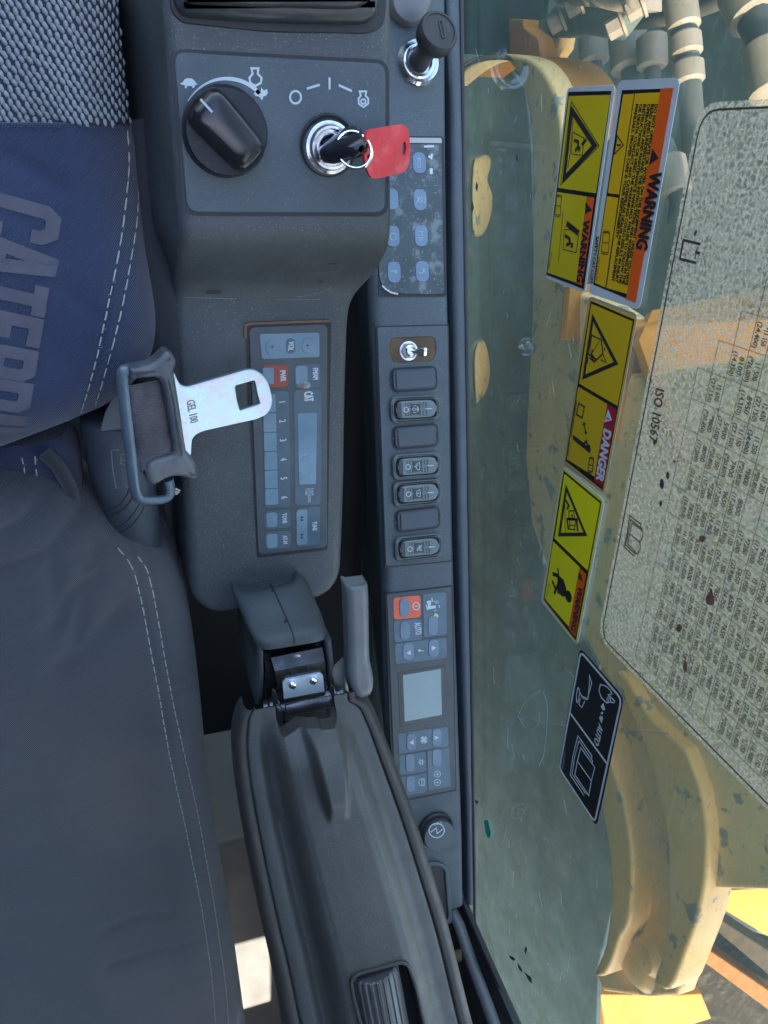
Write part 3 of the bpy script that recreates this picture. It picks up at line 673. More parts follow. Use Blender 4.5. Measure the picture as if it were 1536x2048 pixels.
for cy in (1325, 1382): W_(circ(460, cy, 21, 18), True, .0007); W_([(448, cy), (472, cy)], False, .0007); W_([(460, cy - 12), (460, cy + 12)], False, .0007)
W_([(340, 1358), (372, 1362), (372, 1402), (340, 1400), (332, 1380)], True, .0007); W_([(352, 1350), (352, 1408)], False, .0006); W_([(362, 1350), (362, 1408)], False, .0006)
W_([(388, 155), (408, 150), (402, 190), (448, 182)], False, .0034); W_([(384, 170), (392, 205)], False, .0012); W_([(420, 122), (432, 150)], False, .001); W_([(470, 170), (476, 190)], False, .001)
for k_ in range(3): W_([(442 + k_ * 10, 140), (446 + k_ * 10, 160)], False, .0006)
W_([(440, 215), (452, 200)], False, .0009)
obj('printed_symbols', mb, WHITE, cl)
mb = MB(); slab(FC, [spline(L2(FC, C6((432, 250), (448, 228), (466, 240), (460, 262), (446, 270)), .0023), 3, True)], .0018, .0024, mb=mb)
obj('worn_patch', mb, M('worn yellowed print', (.50, .45, .28), .6), cl)

# ---- 12 V socket
SF = FC.at(873, 1663)
sk = empty('power_socket', SF, 'round grey twelve volt socket cap with a white lightning symbol', 'power socket')
sr = (Vector(FC.l(873 + 30, 1663)) - Vector(FC.l(873, 1663))).length
obj('ring', lathe(SF.p(-.001, .004, 0), FC.n, [(sr * 1.10, -.001), (sr * 1.12, .003), (sr * 1.02, .005), (sr * .9, .003)], 40), P_RUB, sk)
obj('cap', lathe(SF.p(.0, 0, .001), FC.n, [(sr * .96, 0), (sr * .98, .006), (sr * .93, .0080), (sr * .2, .0084)], 40), P_FACE, sk)
obj('hinge_tab', plate(FC, C6((362, 1790), (470, 1800), (462, 1835), (400, 1852), (360, 1840)), .0, .003, .003, .001), P_COL, sk)
mb = MB(); SFt = SF; hz = .0095
e = lambda x, y: Vector(FC.l(*C6((x, y))[0], hz)) - Vector(FC.l(873, 1663, 0))
FC2 = Frame(FC.w(873, 1663, 0), FC.ex, FC.ey)
stt = lambda pts, w_=.0010, clz=False: ribbon(FC2, [FC2.l(*q, hz) for q in C6(*pts)], w_, hz - .0004, hz + .0002, clz, mb)
stt(circ(455, 1710, 52, 36, 48), .0012, True); stt([(415, 1722), (452, 1692), (458, 1732), (496, 1700)], .0012)
text(FC2, '12V', C6((492, 1646))[0], C6((438, 1662))[0], .0030, mb=mb, h=hz, bold=.0001)
obj('printed_symbol', mb, WHITE, sk)

# ---- cigarette lighter
lb = hit(836, 126, zcol); lh = hit(870, 74, lambda x, y: zcol(x, y) + .040)
lt = empty('cigarette_lighter', lb, 'black cigarette lighter knob standing out of a chrome ring in the side console', 'lighter')
la = (lh - lb).normalized()
obj('chrome_ring', lathe(lb - FC.n * .001, FC.n + la * .4, [(.0205, 0), (.0215, .003), (.0195, .006), (.0155, .0055), (.0150, .0075), (.0125, .0075), (.0120, .003)], 40), CHROME, lt)
obj('stem', lathe(lb, la, [(.0100, 0), (.0098, .025), (.0105, .034), (.015, .036)], 32), P_RUB, lt)
obj('knob', lathe(lb, la, [(.0130, .034), (.0178, .036), (.0186, .040), (.0186, .048), (.0170, .0505), (.0150, .0508), (.0146, .0498), (.004, .0498)], 44), P_RUB, lt)
kt = Frame(lb + la * .0502, c2w(Vector((.2, 1, 0))), c2w(Vector((1, -.2, 0))))
if kt.n.dot(la) < 0: kt = Frame(kt.o, kt.ex, -kt.ey)
mb = MB()
for pts in ([(-.008, .001), (.007, .001), (.007, .004), (-.008, .004)],): ribbon(kt, pts, .0006, -.001, .0005, True, mb)
ribbon(kt, [(-.007, -.006), (-.002, -.003), (.002, -.008), (.006, -.006)], .0006, -.001, .0005, mb=mb)
text2(kt, '24V', (-.0045, .0062), (.004, .0062), .003, h=.0003, mb=mb); obj('embossing', mb, M('embossed rubber', (.05, .05, .055), .5), lt)
# small lever base at the very front
obj('lever_base', lathe(hit(812, 2, zcol), Z, [(.022, -.02), (.022, .010), (.018, .016), (.01, .018)]), M('grey cap', (.12, .12, .12), .4), None, 'grey rounded cap of a lever base behind the key console', 'lever')

# ================================================================== WINDOW
GLASS = bpy.data.materials.new('dusty green glass'); GLASS.use_nodes = True
n_ = GLASS.node_tree; n_.nodes.clear(); N = n_.nodes.new; L = n_.links.new
out = N('ShaderNodeOutputMaterial'); tr = N('ShaderNodeBsdfTransparent'); tr.inputs[0].default_value = (.94, .95, .89, 1)
gl = N('ShaderNodeBsdfGlossy'); gl.inputs['Roughness'].default_value = .03; fr = N('ShaderNodeFresnel'); fr.inputs[0].default_value = 1.5
mx = N('ShaderNodeMixShader'); 
ge = N('ShaderNodeNewGeometry'); nb = N('ShaderNodeMath'); nb.operation = 'SUBTRACT'; nb.inputs[0].default_value = 1; L(ge.outputs['Backfacing'], nb.inputs[1])
fm = N('ShaderNodeMath'); fm.operation = 'MULTIPLY'; L(fr.outputs[0], fm.inputs[0]); L(nb.outputs[0], fm.inputs[1])
L(fm.outputs[0], mx.inputs[0]); L(tr.outputs[0], mx.inputs[1]); L(gl.outputs[0], mx.inputs[2])
di = N('ShaderNodeBsdfDiffuse'); di.inputs[0].default_value = (.17, .26, .225, 1); tl = N('ShaderNodeBsdfTranslucent'); tl.inputs[0].default_value = (.045, .065, .058, 1)
dm = N('ShaderNodeAddShader'); L(di.outputs[0], dm.inputs[0]); L(tl.outputs[0], dm.inputs[1])
tc = N('ShaderNodeTexCoord')
def nz(scale, vs=(1, 1, 1), det=6):
    mp_ = N('ShaderNodeMapping'); mp_.inputs['Scale'].default_value = vs; L(tc.outputs['Object'], mp_.inputs[0])
    t = N('ShaderNodeTexNoise'); t.inputs['Scale'].default_value = scale; t.inputs['Detail'].default_value = det; L(mp_.outputs[0], t.inputs[0]); return t.outputs['Fac']
def mr(v, a, b, c, d):
    r = N('ShaderNodeMapRange'); L(v, r.inputs[0])
    for i, q in enumerate((a, b, c, d)): r.inputs[i + 1].default_value = q
    return r.outputs[0]
def ad(a, b):
    x = N('ShaderNodeMath'); x.operation = 'ADD'; L(a, x.inputs[0]); L(b, x.inputs[1]); return x.outputs[0]
f1 = mr(nz(7), .35, .75, .09, .20); f2 = mr(nz(160, (1, .35, 1), 3), .60, .70, 0, .10); f3 = mr(nz(420, (1, .2, 1), 2), .66, .73, 0, .20)
m2 = N('ShaderNodeMixShader'); L(ad(ad(f1, f2), f3), m2.inputs[0]); L(mx.outputs[0], m2.inputs[1]); L(dm.outputs[0], m2.inputs[2]); L(m2.outputs[0], out.inputs[0])
win = empty('side_window', Vector((XW, -.3, .35)), 'dusty scratched green tinted side window pane behind the side console', 'window')
Fg = Frame((XW, 0, 0), Vector((-SLW, -1, 0)), Z)
obj('pane', slab(Fg, [[(-1.1, .0), (2.2, .0), (2.2, 1.6), (-1.1, 1.6)]], -.004, .0), GLASS, win, ang=20)
# scratches: fine real grooves filled with dust
SCR = M('scratch dust', (.24, .30, .27), .7)
mb = MB(); C7 = crop(900, 0, 2.415); C8 = crop(900, 1300, 2.415)
for i in range(80):
    u = random.uniform(945, 1230); v = random.uniform(60, 1950); ln = random.choice((random.uniform(2, 9), random.uniform(5, 40))); a = random.gauss(1.55, .3)
    ribbon(FW, L2(FW, [(u, v), (u + ln * math.cos(a), v + ln * math.sin(a))]), random.uniform(.00008, .0003), .0, .0002, mb=mb)
for pts in ([(340, 320), (420, 345), (520, 362), (560, 365)], [(335, 305), (370, 240), (440, 195)], [(330, 320), (380, 390), (430, 350), (430, 300)], [(820, 398), (900, 388), (1060, 405)], [(450, 200), (470, 280), (458, 480), (430, 560)], [(450, 905), (515, 952)]):
    ribbon(FW, L2(FW, spline(C8(*pts), 6)), .0007, 0, .0002, mb=mb)
obj('scratches', mb, SCR, win, kind='stuff')
CHIP = M('dark chip', (.03, .07, .05), .6)
mb = MB()
for pts in ([(285, 1475), (300, 1480), (318, 1492), (312, 1502), (296, 1494)], [(325, 1510), (345, 1535), (352, 1556), (338, 1548), (330, 1530)], [(360, 1555), (392, 1580), (398, 1612), (384, 1600), (372, 1580)], [(368, 1430), (374, 1450), (366, 1470), (360, 1448)], [(120, 720), (140, 735), (128, 745)]):
    slab(FW, [L2(FW, C8(*pts))], 0, .0003, mb=mb)
for (x, y) in ((130, 900), (110, 1000), (325, 760)): slab(FW, [L2(FW, C7((x, y - 25), (x + 6, y), (x + 1, y + 25), (x - 7, y + 6)))], 0, .0003, mb=mb)
obj('paint_flecks', mb, CHIP, win, kind='stuff')
mb = MB(); slab(FW, [L2(FW, C8((165, 825), (185, 820), (200, 890), (190, 915), (175, 890)))], 0, .0003, mb=mb); obj('green_smear', mb, M('green paint smear', (.03, .30, .22), .5), win)
# rubber seal along the lower edge
secs = []
for i in range(60):
    y = ya + (yz - .30 - ya) * i / 59; wv = .0012 * mnoise.noise(Vector((y * 26, 0, 3)))
    secs.append(Vector((xw(y) - .0025, y, zcol(0, y) + .001 + wv)))
obj('seal', tube(secs, .0022, 8), P_RUB, win)

# ---- stickers
YEL = M('sticker yellow', (.46, .36, .004), .4, var=(14, .05)); YELW = M('sticker warm yellow', (.56, .33, .004), .4); YELB = M('sticker bright yellow', (.62, .56, .004), .38)
ORS = M('sticker orange', (.60, .085, .006), .4); REDS = M('sticker red', (.28, .012, .030), .4); WHS = M('sticker white', (.40, .43, .45), .45, var=(20, .08)); BLS = M('sticker black', (.008, .010, .012), .3, stain=[(22, .62, .8, (.12, .10, .08), .5)])
h_ = [.0003, .0005, .0007, .0009, .0011]
def sticker(name, px, mat, r, label, cat='sticker'):
    c = (sum(p[0] for p in px) / 4, sum(p[1] for p in px) / 4)
    t = empty(name, FW.at(*c), label, cat); obj('backing', plate(FW, px, 0, h_[0], r, .0001), mat, t); return t
def lay(t, C, pts, lev, mat, name, r=0.):
    return obj(name, plate(FW, C(*pts), h_[lev] - .0002, h_[lev], r), mat, t)
def lines(t, C, strokes, lev, mat, name, wd=.0008):
    mb = MB()
    for s in strokes:
        pts, cl_ = s[0], s[1]; ww = s[2] if len(s) > 2 else wd
        ribbon(FW, L2(FW, C(*pts)), ww, h_[lev] - .0002, h_[lev], cl_, mb)
    return obj(name, mb, mat, t)
K1 = crop(1060, 140, 4.268)
s1 = sticker('warning_sticker', K1((318, 150), (728, 125), (470, 1905), (130, 1775)), WHS, .005, 'yellow warning sticker with a large triangle, leftmost of the top pair on the glass')
lay(s1, K1, [(328, 186), (694, 178), (458, 1870), (138, 1748)], 1, BLS, 'black_frame')
lay(s1, K1, [(332, 222), (684, 212), (560, 1052), (238, 1005)], 2, YEL, 'upper_field')
lay(s1, K1, [(232, 1042), (484, 1080), (392, 1815), (148, 1730)], 2, YEL, 'lower_field')
lay(s1, K1, [(490, 1080), (548, 1090), (442, 1838), (395, 1820)], 2, ORS, 'orange_band')
lines(s1, K1, [([(360, 268), (598, 648), (268, 982)], True, .0006), ([(364, 345), (560, 645), (298, 928)], True, .0042), ([(376, 400), (372, 460), (352, 700), (330, 840)], False, .0006), ([(375, 530), (468, 580), (456, 730), (360, 715)], True, .0006),
       ([(450, 640), (490, 592)], False, .0026), ([(385, 600), (418, 612), (420, 655), (392, 690)], False, .0024), ([(424, 668), (434, 682)], False, .0036),
       ([(290, 1200), (250, 1640)], False, .0005), ([(320, 1310), (420, 1392)], False, .0042), ([(300, 1360), (430, 1370), (400, 1560), (290, 1530)], True, .0006), ([(306, 1412), (344, 1440), (350, 1480), (316, 1495)], False, .0026), ([(358, 1495), (374, 1500)], False, .0038)], 3, BLACKP, 'pictograms')
bk = lambda x0, y0, x1, y1, wd=.0005: [([(x0, y0), (x1, y0 + 8), (x1 - 10, y1), (x0 - 14, y1 - 10)], True, wd), ([(x0 + (x1 - x0) * .1 - 6, (y0 + y1) / 2), (x1 - 4, (y0 + y1) / 2 + 4)], False, wd), ([(x0 + 4, y0 - 10), (x1 + 2, y0 - 2)], False, wd), ([(x0 - 18, y1 + 4), (x1 - 14, y1 + 14)], False, wd)]
lines(s1, K1, bk(236, 1075, 276, 1240), 3, BLACKP, 'book_pictogram')
mb = MB(); slab(FW, [L2(FW, K1((478, 1230), (482, 1125), (538, 1196)))], h_[2], h_[3], mb=mb)
text(FW, 'WARNING', K1((458, 1282))[0], K1((398, 1812))[0], .0088, h=h_[3], mb=mb, bold=.0005); text(FW, '267-4485', K1((176, 1545))[0], K1((150, 1700))[0], .0030, h=h_[3], mb=mb)
obj('printed_lettering', mb, BLACKP, s1)

s2 = sticker('warning_sticker', K1((750, 90), (1285, 65), (935, 2050), (500, 1905)), WHS, .006, 'tall yellow and orange warning sticker full of small print, rightmost of the top pair')
lay(s2, K1, [(785, 172), (1118, 160), (828, 1952), (538, 1830)], 1, BLS, 'black_frame')
lay(s2, K1, [(1116, 158), (1222, 152), (900, 1985), (820, 1952)], 2, ORS, 'orange_band')
lay(s2, K1, [(795, 208), (885, 204), (758, 1062), (664, 1050)], 2, YELW, 'upper_field'); lay(s2, K1, [(656, 1078), (752, 1092), (640, 1855), (550, 1815)], 2, YELW, 'lower_field')
lay(s2, K1, [(896, 200), (1110, 190), (826, 1910), (652, 1860)], 2, YELW, 'text_field')
mb = MB(); slab(FW, [L2(FW, K1((1028, 808), (1054, 672), (1108, 752)))], h_[2], h_[3], mb=mb)
text(FW, 'WARNING', K1((1030, 870))[0], K1((905, 1525))[0], .0125, h=h_[3], mb=mb, bold=.0006)
for (s, a, b) in (('DO NOT OPERATE OR WORK ON THIS EQUIPMENT UNLESS YOU HAVE', (1066, 290), (812, 1835)), ('READ AND UNDERSTAND THE INSTRUCTIONS AND WARNINGS IN THE', (1034, 290), (786, 1825)), ('OPERATION AND MAINTENANCE MANUALS. FAILURE TO FOLLOW THE', (1002, 290), (757, 1818)), ('INSTRUCTIONS OR HEED THE WARNINGS COULD RESULT IN INJURY', (968, 290), (727, 1808)), ('OR DEATH. CONTACT ANY CATERPILLAR DEALER FOR REPLACEMENT', (935, 290), (696, 1800)), ('MANUALS. PROPER CARE IS YOUR RESPONSIBILITY.', (902, 290), (726, 1440))):
    text(FW, s, K1(a)[0], K1(b)[0], .0034, h=h_[3], mb=mb, bold=.00018)
text(FW, 'SAFETY.CAT.COM', K1((566, 1418))[0], K1((512, 1815))[0], .0038, h=h_[1], mb=mb, bold=.0002); text(FW, '279-2202 02', K1((580, 1590))[0], K1((554, 1800))[0], .0030, h=h_[3], mb=mb)
obj('printed_lettering', mb, BLACKP, s2)
lines(s2, K1, [([(752, 560), (806, 640), (728, 718)], True, .0008), ([(750, 640), (782, 642)], False, .0012)] + bk(632, 1385, 688, 1560), 3, BLACKP, 'pictograms')

K2 = crop(1060, 580, 4.875)
s3 = sticker('danger_sticker', K2((575, 55), (1050, 235), (728, 1985), (325, 1705)), M('aged clear border', (.28, .25, .20), .5), .005, 'yellow sticker with a red band lettered in white, below the two warning stickers')
lay(s3, K2, [(582, 88), (1030, 268), (716, 1968), (340, 1680)], 1, YELW, 'yellow_edge', .002)
lay(s3, K2, [(592, 106), (1018, 288), (708, 1950), (345, 1665)], 2, BLS, 'black_frame')
lay(s3, K2, [(598, 134), (998, 306), (852, 1130), (480, 912)], 3, M('sticker dull yellow', (.48, .32, .006), .4), 'upper_field')
lay(s3, K2, [(470, 945), (752, 1112), (628, 1820), (358, 1648)], 3, MATS['sticker dull yellow'], 'lower_field')
lay(s3, K2, [(752, 1112), (842, 1168), (704, 1920), (622, 1862)], 3, REDS, 'red_band')
lines(s3, K2, [([(624, 270), (850, 712), (534, 848)], True, .0030), ([(612, 440), (700, 482), (705, 470), (600, 640), (640, 700)], False, .0009), ([(704, 470), (722, 620), (640, 700), (590, 660)], False, .0012), ([(700, 680), (756, 706), (718, 620)], False, .0009), ([(612, 440), (594, 590)], False, .0008), ([(580, 620), (660, 680)], False, .0014), ([(600, 600), (640, 660)], False, .0009), ([(576, 660), (570, 715)], False, .0008), ([(735, 575), (742, 580)], False, .0022), ([(612, 588), (620, 592)], False, .0022),
       ([(484, 1105), (542, 1138), (520, 1245), (464, 1212)], True, .0013), ([(466, 1080), (412, 1430)], False, .0008), ([(430, 1432), (600, 1570)], False, .0038), ([(536, 1300), (556, 1392)], False, .0012), ([(526, 1318), (536, 1296), (552, 1306)], False, .0014), ([(545, 1380), (556, 1398), (566, 1384)], False, .0014), ([(530, 1510), (548, 1480), (570, 1496), (560, 1460)], False, .0018), ([(560, 1530), (580, 1512), (598, 1530)], False, .0018)] + bk(590, 1640, 630, 1770, .0008), 4, BLACKP, 'pictograms')
mb = MB(); text(FW, '276-8153 1', K2((384, 1480))[0], K2((362, 1632))[0], .0022, h=h_[4], mb=mb); obj('part_number', mb, BLACKP, s3)
mb = MB(); text(FW, 'DANGER', K2((724, 1342))[0], K2((644, 1842))[0], .0100, h=h_[4], mb=mb, bold=.0006); slab(FW, [L2(FW, K2((732, 1292), (772, 1165), (808, 1268)))], h_[3], h_[4], mb=mb)
obj('white_lettering', mb, WHITE, s3)
lines(s3, K2, [([(752, 1250), (784, 1254)], False, .0014)], 4, REDS, 'exclamation_mark').location.x -= 0
K3 = crop(1060, 920, 5.3875)
s4 = sticker('warning_sticker', K3((352, 62), (805, 430), (510, 2005), (115, 1520)), WHS, .006, 'brightest yellow warning sticker with a black seated figure, just above the black sticker')
lay(s4, K3, [(355, 92), (785, 440), (500, 1975), (135, 1510)], 1, YELB, 'yellow_edge', .003)
lay(s4, K3, [(362, 115), (768, 452), (492, 1945), (145, 1505)], 2, BLS, 'black_frame')
lay(s4, K3, [(370, 150), (752, 468), (618, 1190), (264, 845)], 3, YELB, 'upper_field')
lay(s4, K3, [(248, 880), (534, 1158), (416, 1795), (158, 1492)], 3, YELB, 'lower_field')
lay(s4, K3, [(530, 1158), (604, 1232), (486, 1905), (416, 1812)], 3, ORS, 'orange_band')
lines(s4, K3, [([(402, 300), (608, 798), (328, 802)], True, .0030), ([(388, 470), (390, 795)], False, .0006), ([(432, 548), (482, 545), (492, 630), (430, 625)], True, .0010), ([(440, 632), (500, 640), (495, 750), (440, 742)], True, .0010), ([(405, 635), (525, 640)], False, .0020), ([(412, 640), (425, 750)], False, .0024), ([(515, 650), (526, 765)], False, .0024), ([(395, 430), (430, 490), (410, 530)], False, .0022), ([(450, 600), (470, 592), (470, 620)], False, .0010), ([(445, 700), (495, 706)], False, .0008),
       ([(310, 1160), (318, 1240)], False, .0022), ([(255, 1225), (312, 1245)], False, .0036), ([(318, 1240), (315, 1330), (272, 1440)], False, .0028), ([(250, 1300), (290, 1400)], False, .0026), ([(385, 1425), (440, 1425)], False, .0026), ([(372, 1452), (425, 1448)], False, .0024)], 4, BLACKP, 'pictograms')
mb = MB(); slab(FW, [L2(FW, K3((325, 1245), (372, 1290), (398, 1370), (402, 1400), (375, 1475), (305, 1430), (310, 1340)))], h_[3], h_[4], mb=mb); slab(FW, [circ(*FW.l(*K3((425, 1470))[0]), .0052, 20)], h_[3], h_[4], mb=mb)
slab(FW, [L2(FW, K3((525, 1272), (545, 1200), (584, 1308)))], h_[3], h_[4], mb=mb)
text(FW, 'WARNING', K3((522, 1352))[0], K3((440, 1828))[0], .0072, h=h_[4], mb=mb, bold=.0005); text(FW, '284-7777 1', K3((200, 1320))[0], K3((162, 1500))[0], .0024, h=h_[4], mb=mb)
obj('printed_lettering', mb, BLACKP, s4)
K4 = crop(1100, 1280, 5.12)
s5 = sticker('instruction_sticker', K4((305, 75), (758, 590), (480, 1920), (85, 1310)), BLS, .007, 'black instruction sticker with white line drawings of a hand, a lever and a manual', 'sticker')
fr5 = L2(FW, K4((318, 118), (736, 606), (462, 1868), (100, 1318)))
mb = ribbon(FW, rnd(fr5, .006), .0018, .0003, .0006, True); ribbon(FW, L2(FW, K4((205, 742), (588, 1268))), .0017, .0003, .0006, mb=mb)
obj('white_border', mb, WHITE, s5)
lw = .0006
lines(s5, K4, [(spline([(290, 492), (275, 560), (280, 640), (300, 600), (305, 520)], 4, True), True, .0009), ([(310, 540), (330, 575), (392, 600), (405, 480), (408, 360), (430, 440), (415, 500), (385, 610), (330, 590)], False, .0008), ([(312, 600), (300, 660), (330, 690), (360, 625)], False, .0008),
     ([(520, 455), (505, 520), (530, 590), (585, 645), (610, 635), (660, 640), (665, 625), (600, 560), (640, 550), (625, 520), (590, 480), (560, 465)], True, .0009), ([(585, 645), (592, 585)], False, .0007), ([(605, 640), (608, 575)], False, .0007), ([(625, 640), (620, 570)], False, .0007),
     ([(528, 690), (548, 662), (562, 715)], False, .0018), ([(510, 790), (530, 832), (542, 790)], False, .0018), ([(540, 680), (548, 720)], False, .0014), ([(525, 775), (526, 820)], False, .0014), (circ(537, 748, 7, 8), True, .0009),
     ([(290, 980), (432, 1185), (430, 1210)], False, .0008), ([(290, 980), (240, 1180), (210, 1380), (350, 1590)], False, .0008), ([(300, 1030), (440, 1240), (432, 1262)], False, .0007), ([(300, 1030), (255, 1200), (230, 1370), (370, 1575)], False, .0007), ([(318, 1100), (462, 1305), (430, 1430), (400, 1592), (258, 1378), (285, 1235), (318, 1100)], False, .0008), ([(285, 1240), (425, 1440)], False, .0007)], 1, WHITE, 'line_drawings')
mb = MB(); text(FW, 'AUTO', K4((500, 850))[0], K4((450, 1045))[0], .0066, h=h_[1], mb=mb, bold=.0004); text(FW, '235-4307 02', K4((148, 1138))[0], K4((122, 1310))[0], .0022, h=h_[1], mb=mb)
obj('white_lettering', mb, WHITE, s5)

# ---- load chart film
CH = bpy.data.materials.new('aged clear chart film'); CH.use_nodes = True
n_ = CH.node_tree; n_.nodes.clear(); N = n_.nodes.new; L = n_.links.new
out = N('ShaderNodeOutputMaterial'); tr = N('ShaderNodeBsdfTransparent'); tr.inputs[0].default_value = (.9, .9, .86, 1)
di = N('ShaderNodeBsdfDiffuse'); di.inputs[0].default_value = (.42, .38, .31, 1); tl = N('ShaderNodeBsdfTranslucent'); tl.inputs[0].default_value = (.22, .21, .18, 1)
dm = N('ShaderNodeAddShader'); L(di.outputs[0], dm.inputs[0]); L(tl.outputs[0], dm.inputs[1]); tc = N('ShaderNodeTexCoord')
vor = N('ShaderNodeTexVoronoi'); vor.feature = 'DISTANCE_TO_EDGE'; vor.inputs['Scale'].default_value = 230
wn = N('ShaderNodeTexNoise'); wn.inputs['Scale'].default_value = 60; wn.inputs['Detail'].default_value = 4; L(tc.outputs['Object'], wn.inputs[0])
vm = N('ShaderNodeVectorMath'); vm.operation = 'MULTIPLY_ADD'; L(wn.outputs['Color'], vm.inputs[0]); vm.inputs[1].default_value = (.02, .02, .02); L(tc.outputs['Object'], vm.inputs[2]); L(vm.outputs[0], vor.inputs['Vector'])
f1 = mr(vor.outputs['Distance'], .0, .20, .32, .0); f2 = mr(nz(380, det=3), .47, .60, .0, .34); f3 = mr(nz(9), .3, .7, .0, .13)
m2 = N('ShaderNodeMixShader'); L(ad(ad(f1, f2), f3), m2.inputs[0]); L(tr.outputs[0], m2.inputs[1]); L(dm.outputs[0], m2.inputs[2]); L(m2.outputs[0], out.inputs[0])
BRN = M('faded brown print', (.045, .035, .03), .6)
tlp, blp = (1400, 206), (1196, 1275)
a0 = Vector(FW.l(*tlp)); a1_ = Vector(FW.l(*blp)); ed = (a1_ - a0).normalized(); upc = Vector((-ed.y, ed.x)); LEN = (a1_ - a0).length
cw = .52
ch = empty('load_chart', FW.at(1300, 750), 'large aged transparent lifting capacity chart with a numbered table on the right of the glass', 'chart')
quad = [a0, a1_, a1_ + upc * cw, a0 + upc * cw]
obj('film', slab(FW, [rnd([tuple(q) for q in quad], .016)], .0, .0003), CH, ch)
mb = MB(); ribbon(FW, rnd([tuple(q) for q in (a0 + ed * .004 + upc * .004, a1_ - ed * .004 + upc * .004, a1_ - ed * .004 + upc * (cw - .004), a0 + ed * .004 + upc * (cw - .004))], .014), .0011, .0003, .0005, True, mb)
obj('border_line', mb, BRN, ch)
K6 = crop(1180, 680, 2.845); K5 = crop(1180, 180, 3.938)
t0 = Vector(FW.l(*K6((580, 330))[0])); t1 = Vector(FW.l(*K6((375, 1260))[0]))
s_ = lambda p: (p - a0).dot(ed); t_ = lambda p: (p - a0).dot(upc)
sa, sb = s_(t0), s_(t1); colw = (sb - sa) / 6; tb = (t_(t0) + t_(t1)) / 2
pt = lambda s, t: a0 + ed * s + upc * t
mb = MB(); mt_ = MB()
cells = ['12 650', '11 350', '*9800', '8000', '*11 150', '11 500', '7850', '8950', '11 150', '*12 150', '7900', '9650', '15 750', '11 260', '*12 050', '8100', '5900', '14 750', '17 350', '*7280', '5850', '6500', '9000', '7650']
sub = ['(27,150)', '(24,400)', '(*20,850)', '(17,200)', '(23,950)', '(24,750)', '(16,850)', '(*19,150)', '(*26,200)', '(16,900)', '(20,750)', '(12,650)', '(24,400)', '(*26,000)', '(17,350)', '(14,350)']
kx = 0; s00 = sa - 9 * colw
rowt = .0128
ncol = int((LEN - .012 - s00) / colw)
for r in range(0, 36):
    t = tb + r * rowt * 2 * .5
    if t > cw - .03: break
    smin = s00 + (0 if r > 8 else (8 - r) * colw); smax = s00 + ncol * colw
    if r % 2 == 0 or True: ribbon(FW, [tuple(pt(smin, t)), tuple(pt(smax, t))], .00026, .0003, .0005, mb=mb)
for c in range(ncol + 1):
    s = s00 + c * colw; rs = max(0, 8 - c) if c < 9 else 0
    ribbon(FW, [tuple(pt(s, tb + rs * rowt)), tuple(pt(s, cw - .02))], .00026, .0003, .0005, mb=mb)
for r in range(1, 34):
    t = tb + r * rowt
    if t > cw - .04: break
    for c in range(ncol):
        if r < 9 and c < 9 - r: continue
        if random.random() < .10: continue
        s = s00 + c * colw; q = cells[kx % len(cells)]; q2 = sub[kx % len(sub)]; kx += random.choice((1, 1, 2))
        b = .0001
        text2(FW, q, pt(s + colw * .24, t + rowt * .56), pt(s + colw * .78, t + rowt * .58), .0040, .0005, mt_, b)
        text2(FW, q2, pt(s + colw * .14, t + rowt * .12), pt(s + colw * .90, t + rowt * .12), .0037, .0005, mt_, b)
obj('table_lines', mb, BRN, ch); obj('table_figures', mt_, BRN, ch, kind='stuff')
mb = MB(); text(FW, 'ISO 10567', K6((378, 268))[0], K6((335, 570))[0], .0092, h=.0005, mb=mb, bold=.0002)
text(FW, '276-8153 1', K6((90, 1605))[0], K6((68, 1715))[0], .0026, h=.0005, mb=mb)
obj('printed_lettering', mb, BRN, ch)
mb = MB()
for pts, w2 in (([(875, 1215), (740, 1182), (712, 1330), (842, 1362)], .0016), ([(835, 1275), (870, 1288)], .0016), ([(830, 1330), (850, 1240)], .0008), ([(830, 1120), (842, 1130)], .003)): ribbon(FW, L2(FW, K5(*pts)), w2, .0003, .0005, mb=mb)
K3b = K3
for pts in ([(1080, 595), (1200, 690), (1195, 730)], [(1080, 595), (1050, 800), (1018, 935), (1130, 1035)], [(1090, 640), (1215, 745)], [(1090, 640), (1065, 790), (1035, 915), (1145, 1015)], [(1105, 675), (1222, 768), (1218, 830), (1190, 885), (1195, 950), (1165, 1015), (1058, 905), (1080, 795), (1105, 675)], [(1080, 795), (1190, 885)]): ribbon(FW, L2(FW, K3b(*pts)), .0009, .0003, .0005, mb=mb)
obj('pictograms', mb, BRN, ch)
mb = MB()
for (x, y, w2, h2) in ((370, 580, 8, 16), (412, 818, 12, 30), (445, 770, 9, 22), (405, 930, 7, 18), (483, 690, 7, 8), (290, 675, 4, 8)): slab(FW, [L2(FW, K6(*circ(x, y, w2, 10, h2)))], .0003, .0005, mb=mb)
obj('dark_spots', mb, BRN, ch, kind='stuff')
mb = MB()
for (x, y, w2, h2) in ((690, 1470, 30, 60), (510, 1640, 18, 30), (545, 1860, 16, 40), (640, 1130, 24, 24)): slab(FW, [spline(L2(FW, K6(*[(x + w2 * random.uniform(.5, 1) * math.cos(k * .8), y + h2 * random.uniform(.5, 1) * math.sin(k * .8)) for k in range(8)])), 3, True)], .0003, .0005, mb=mb)
obj('rust_stains', mb, M('rust stain', (.16, .07, .05), .8), ch, kind='stuff')

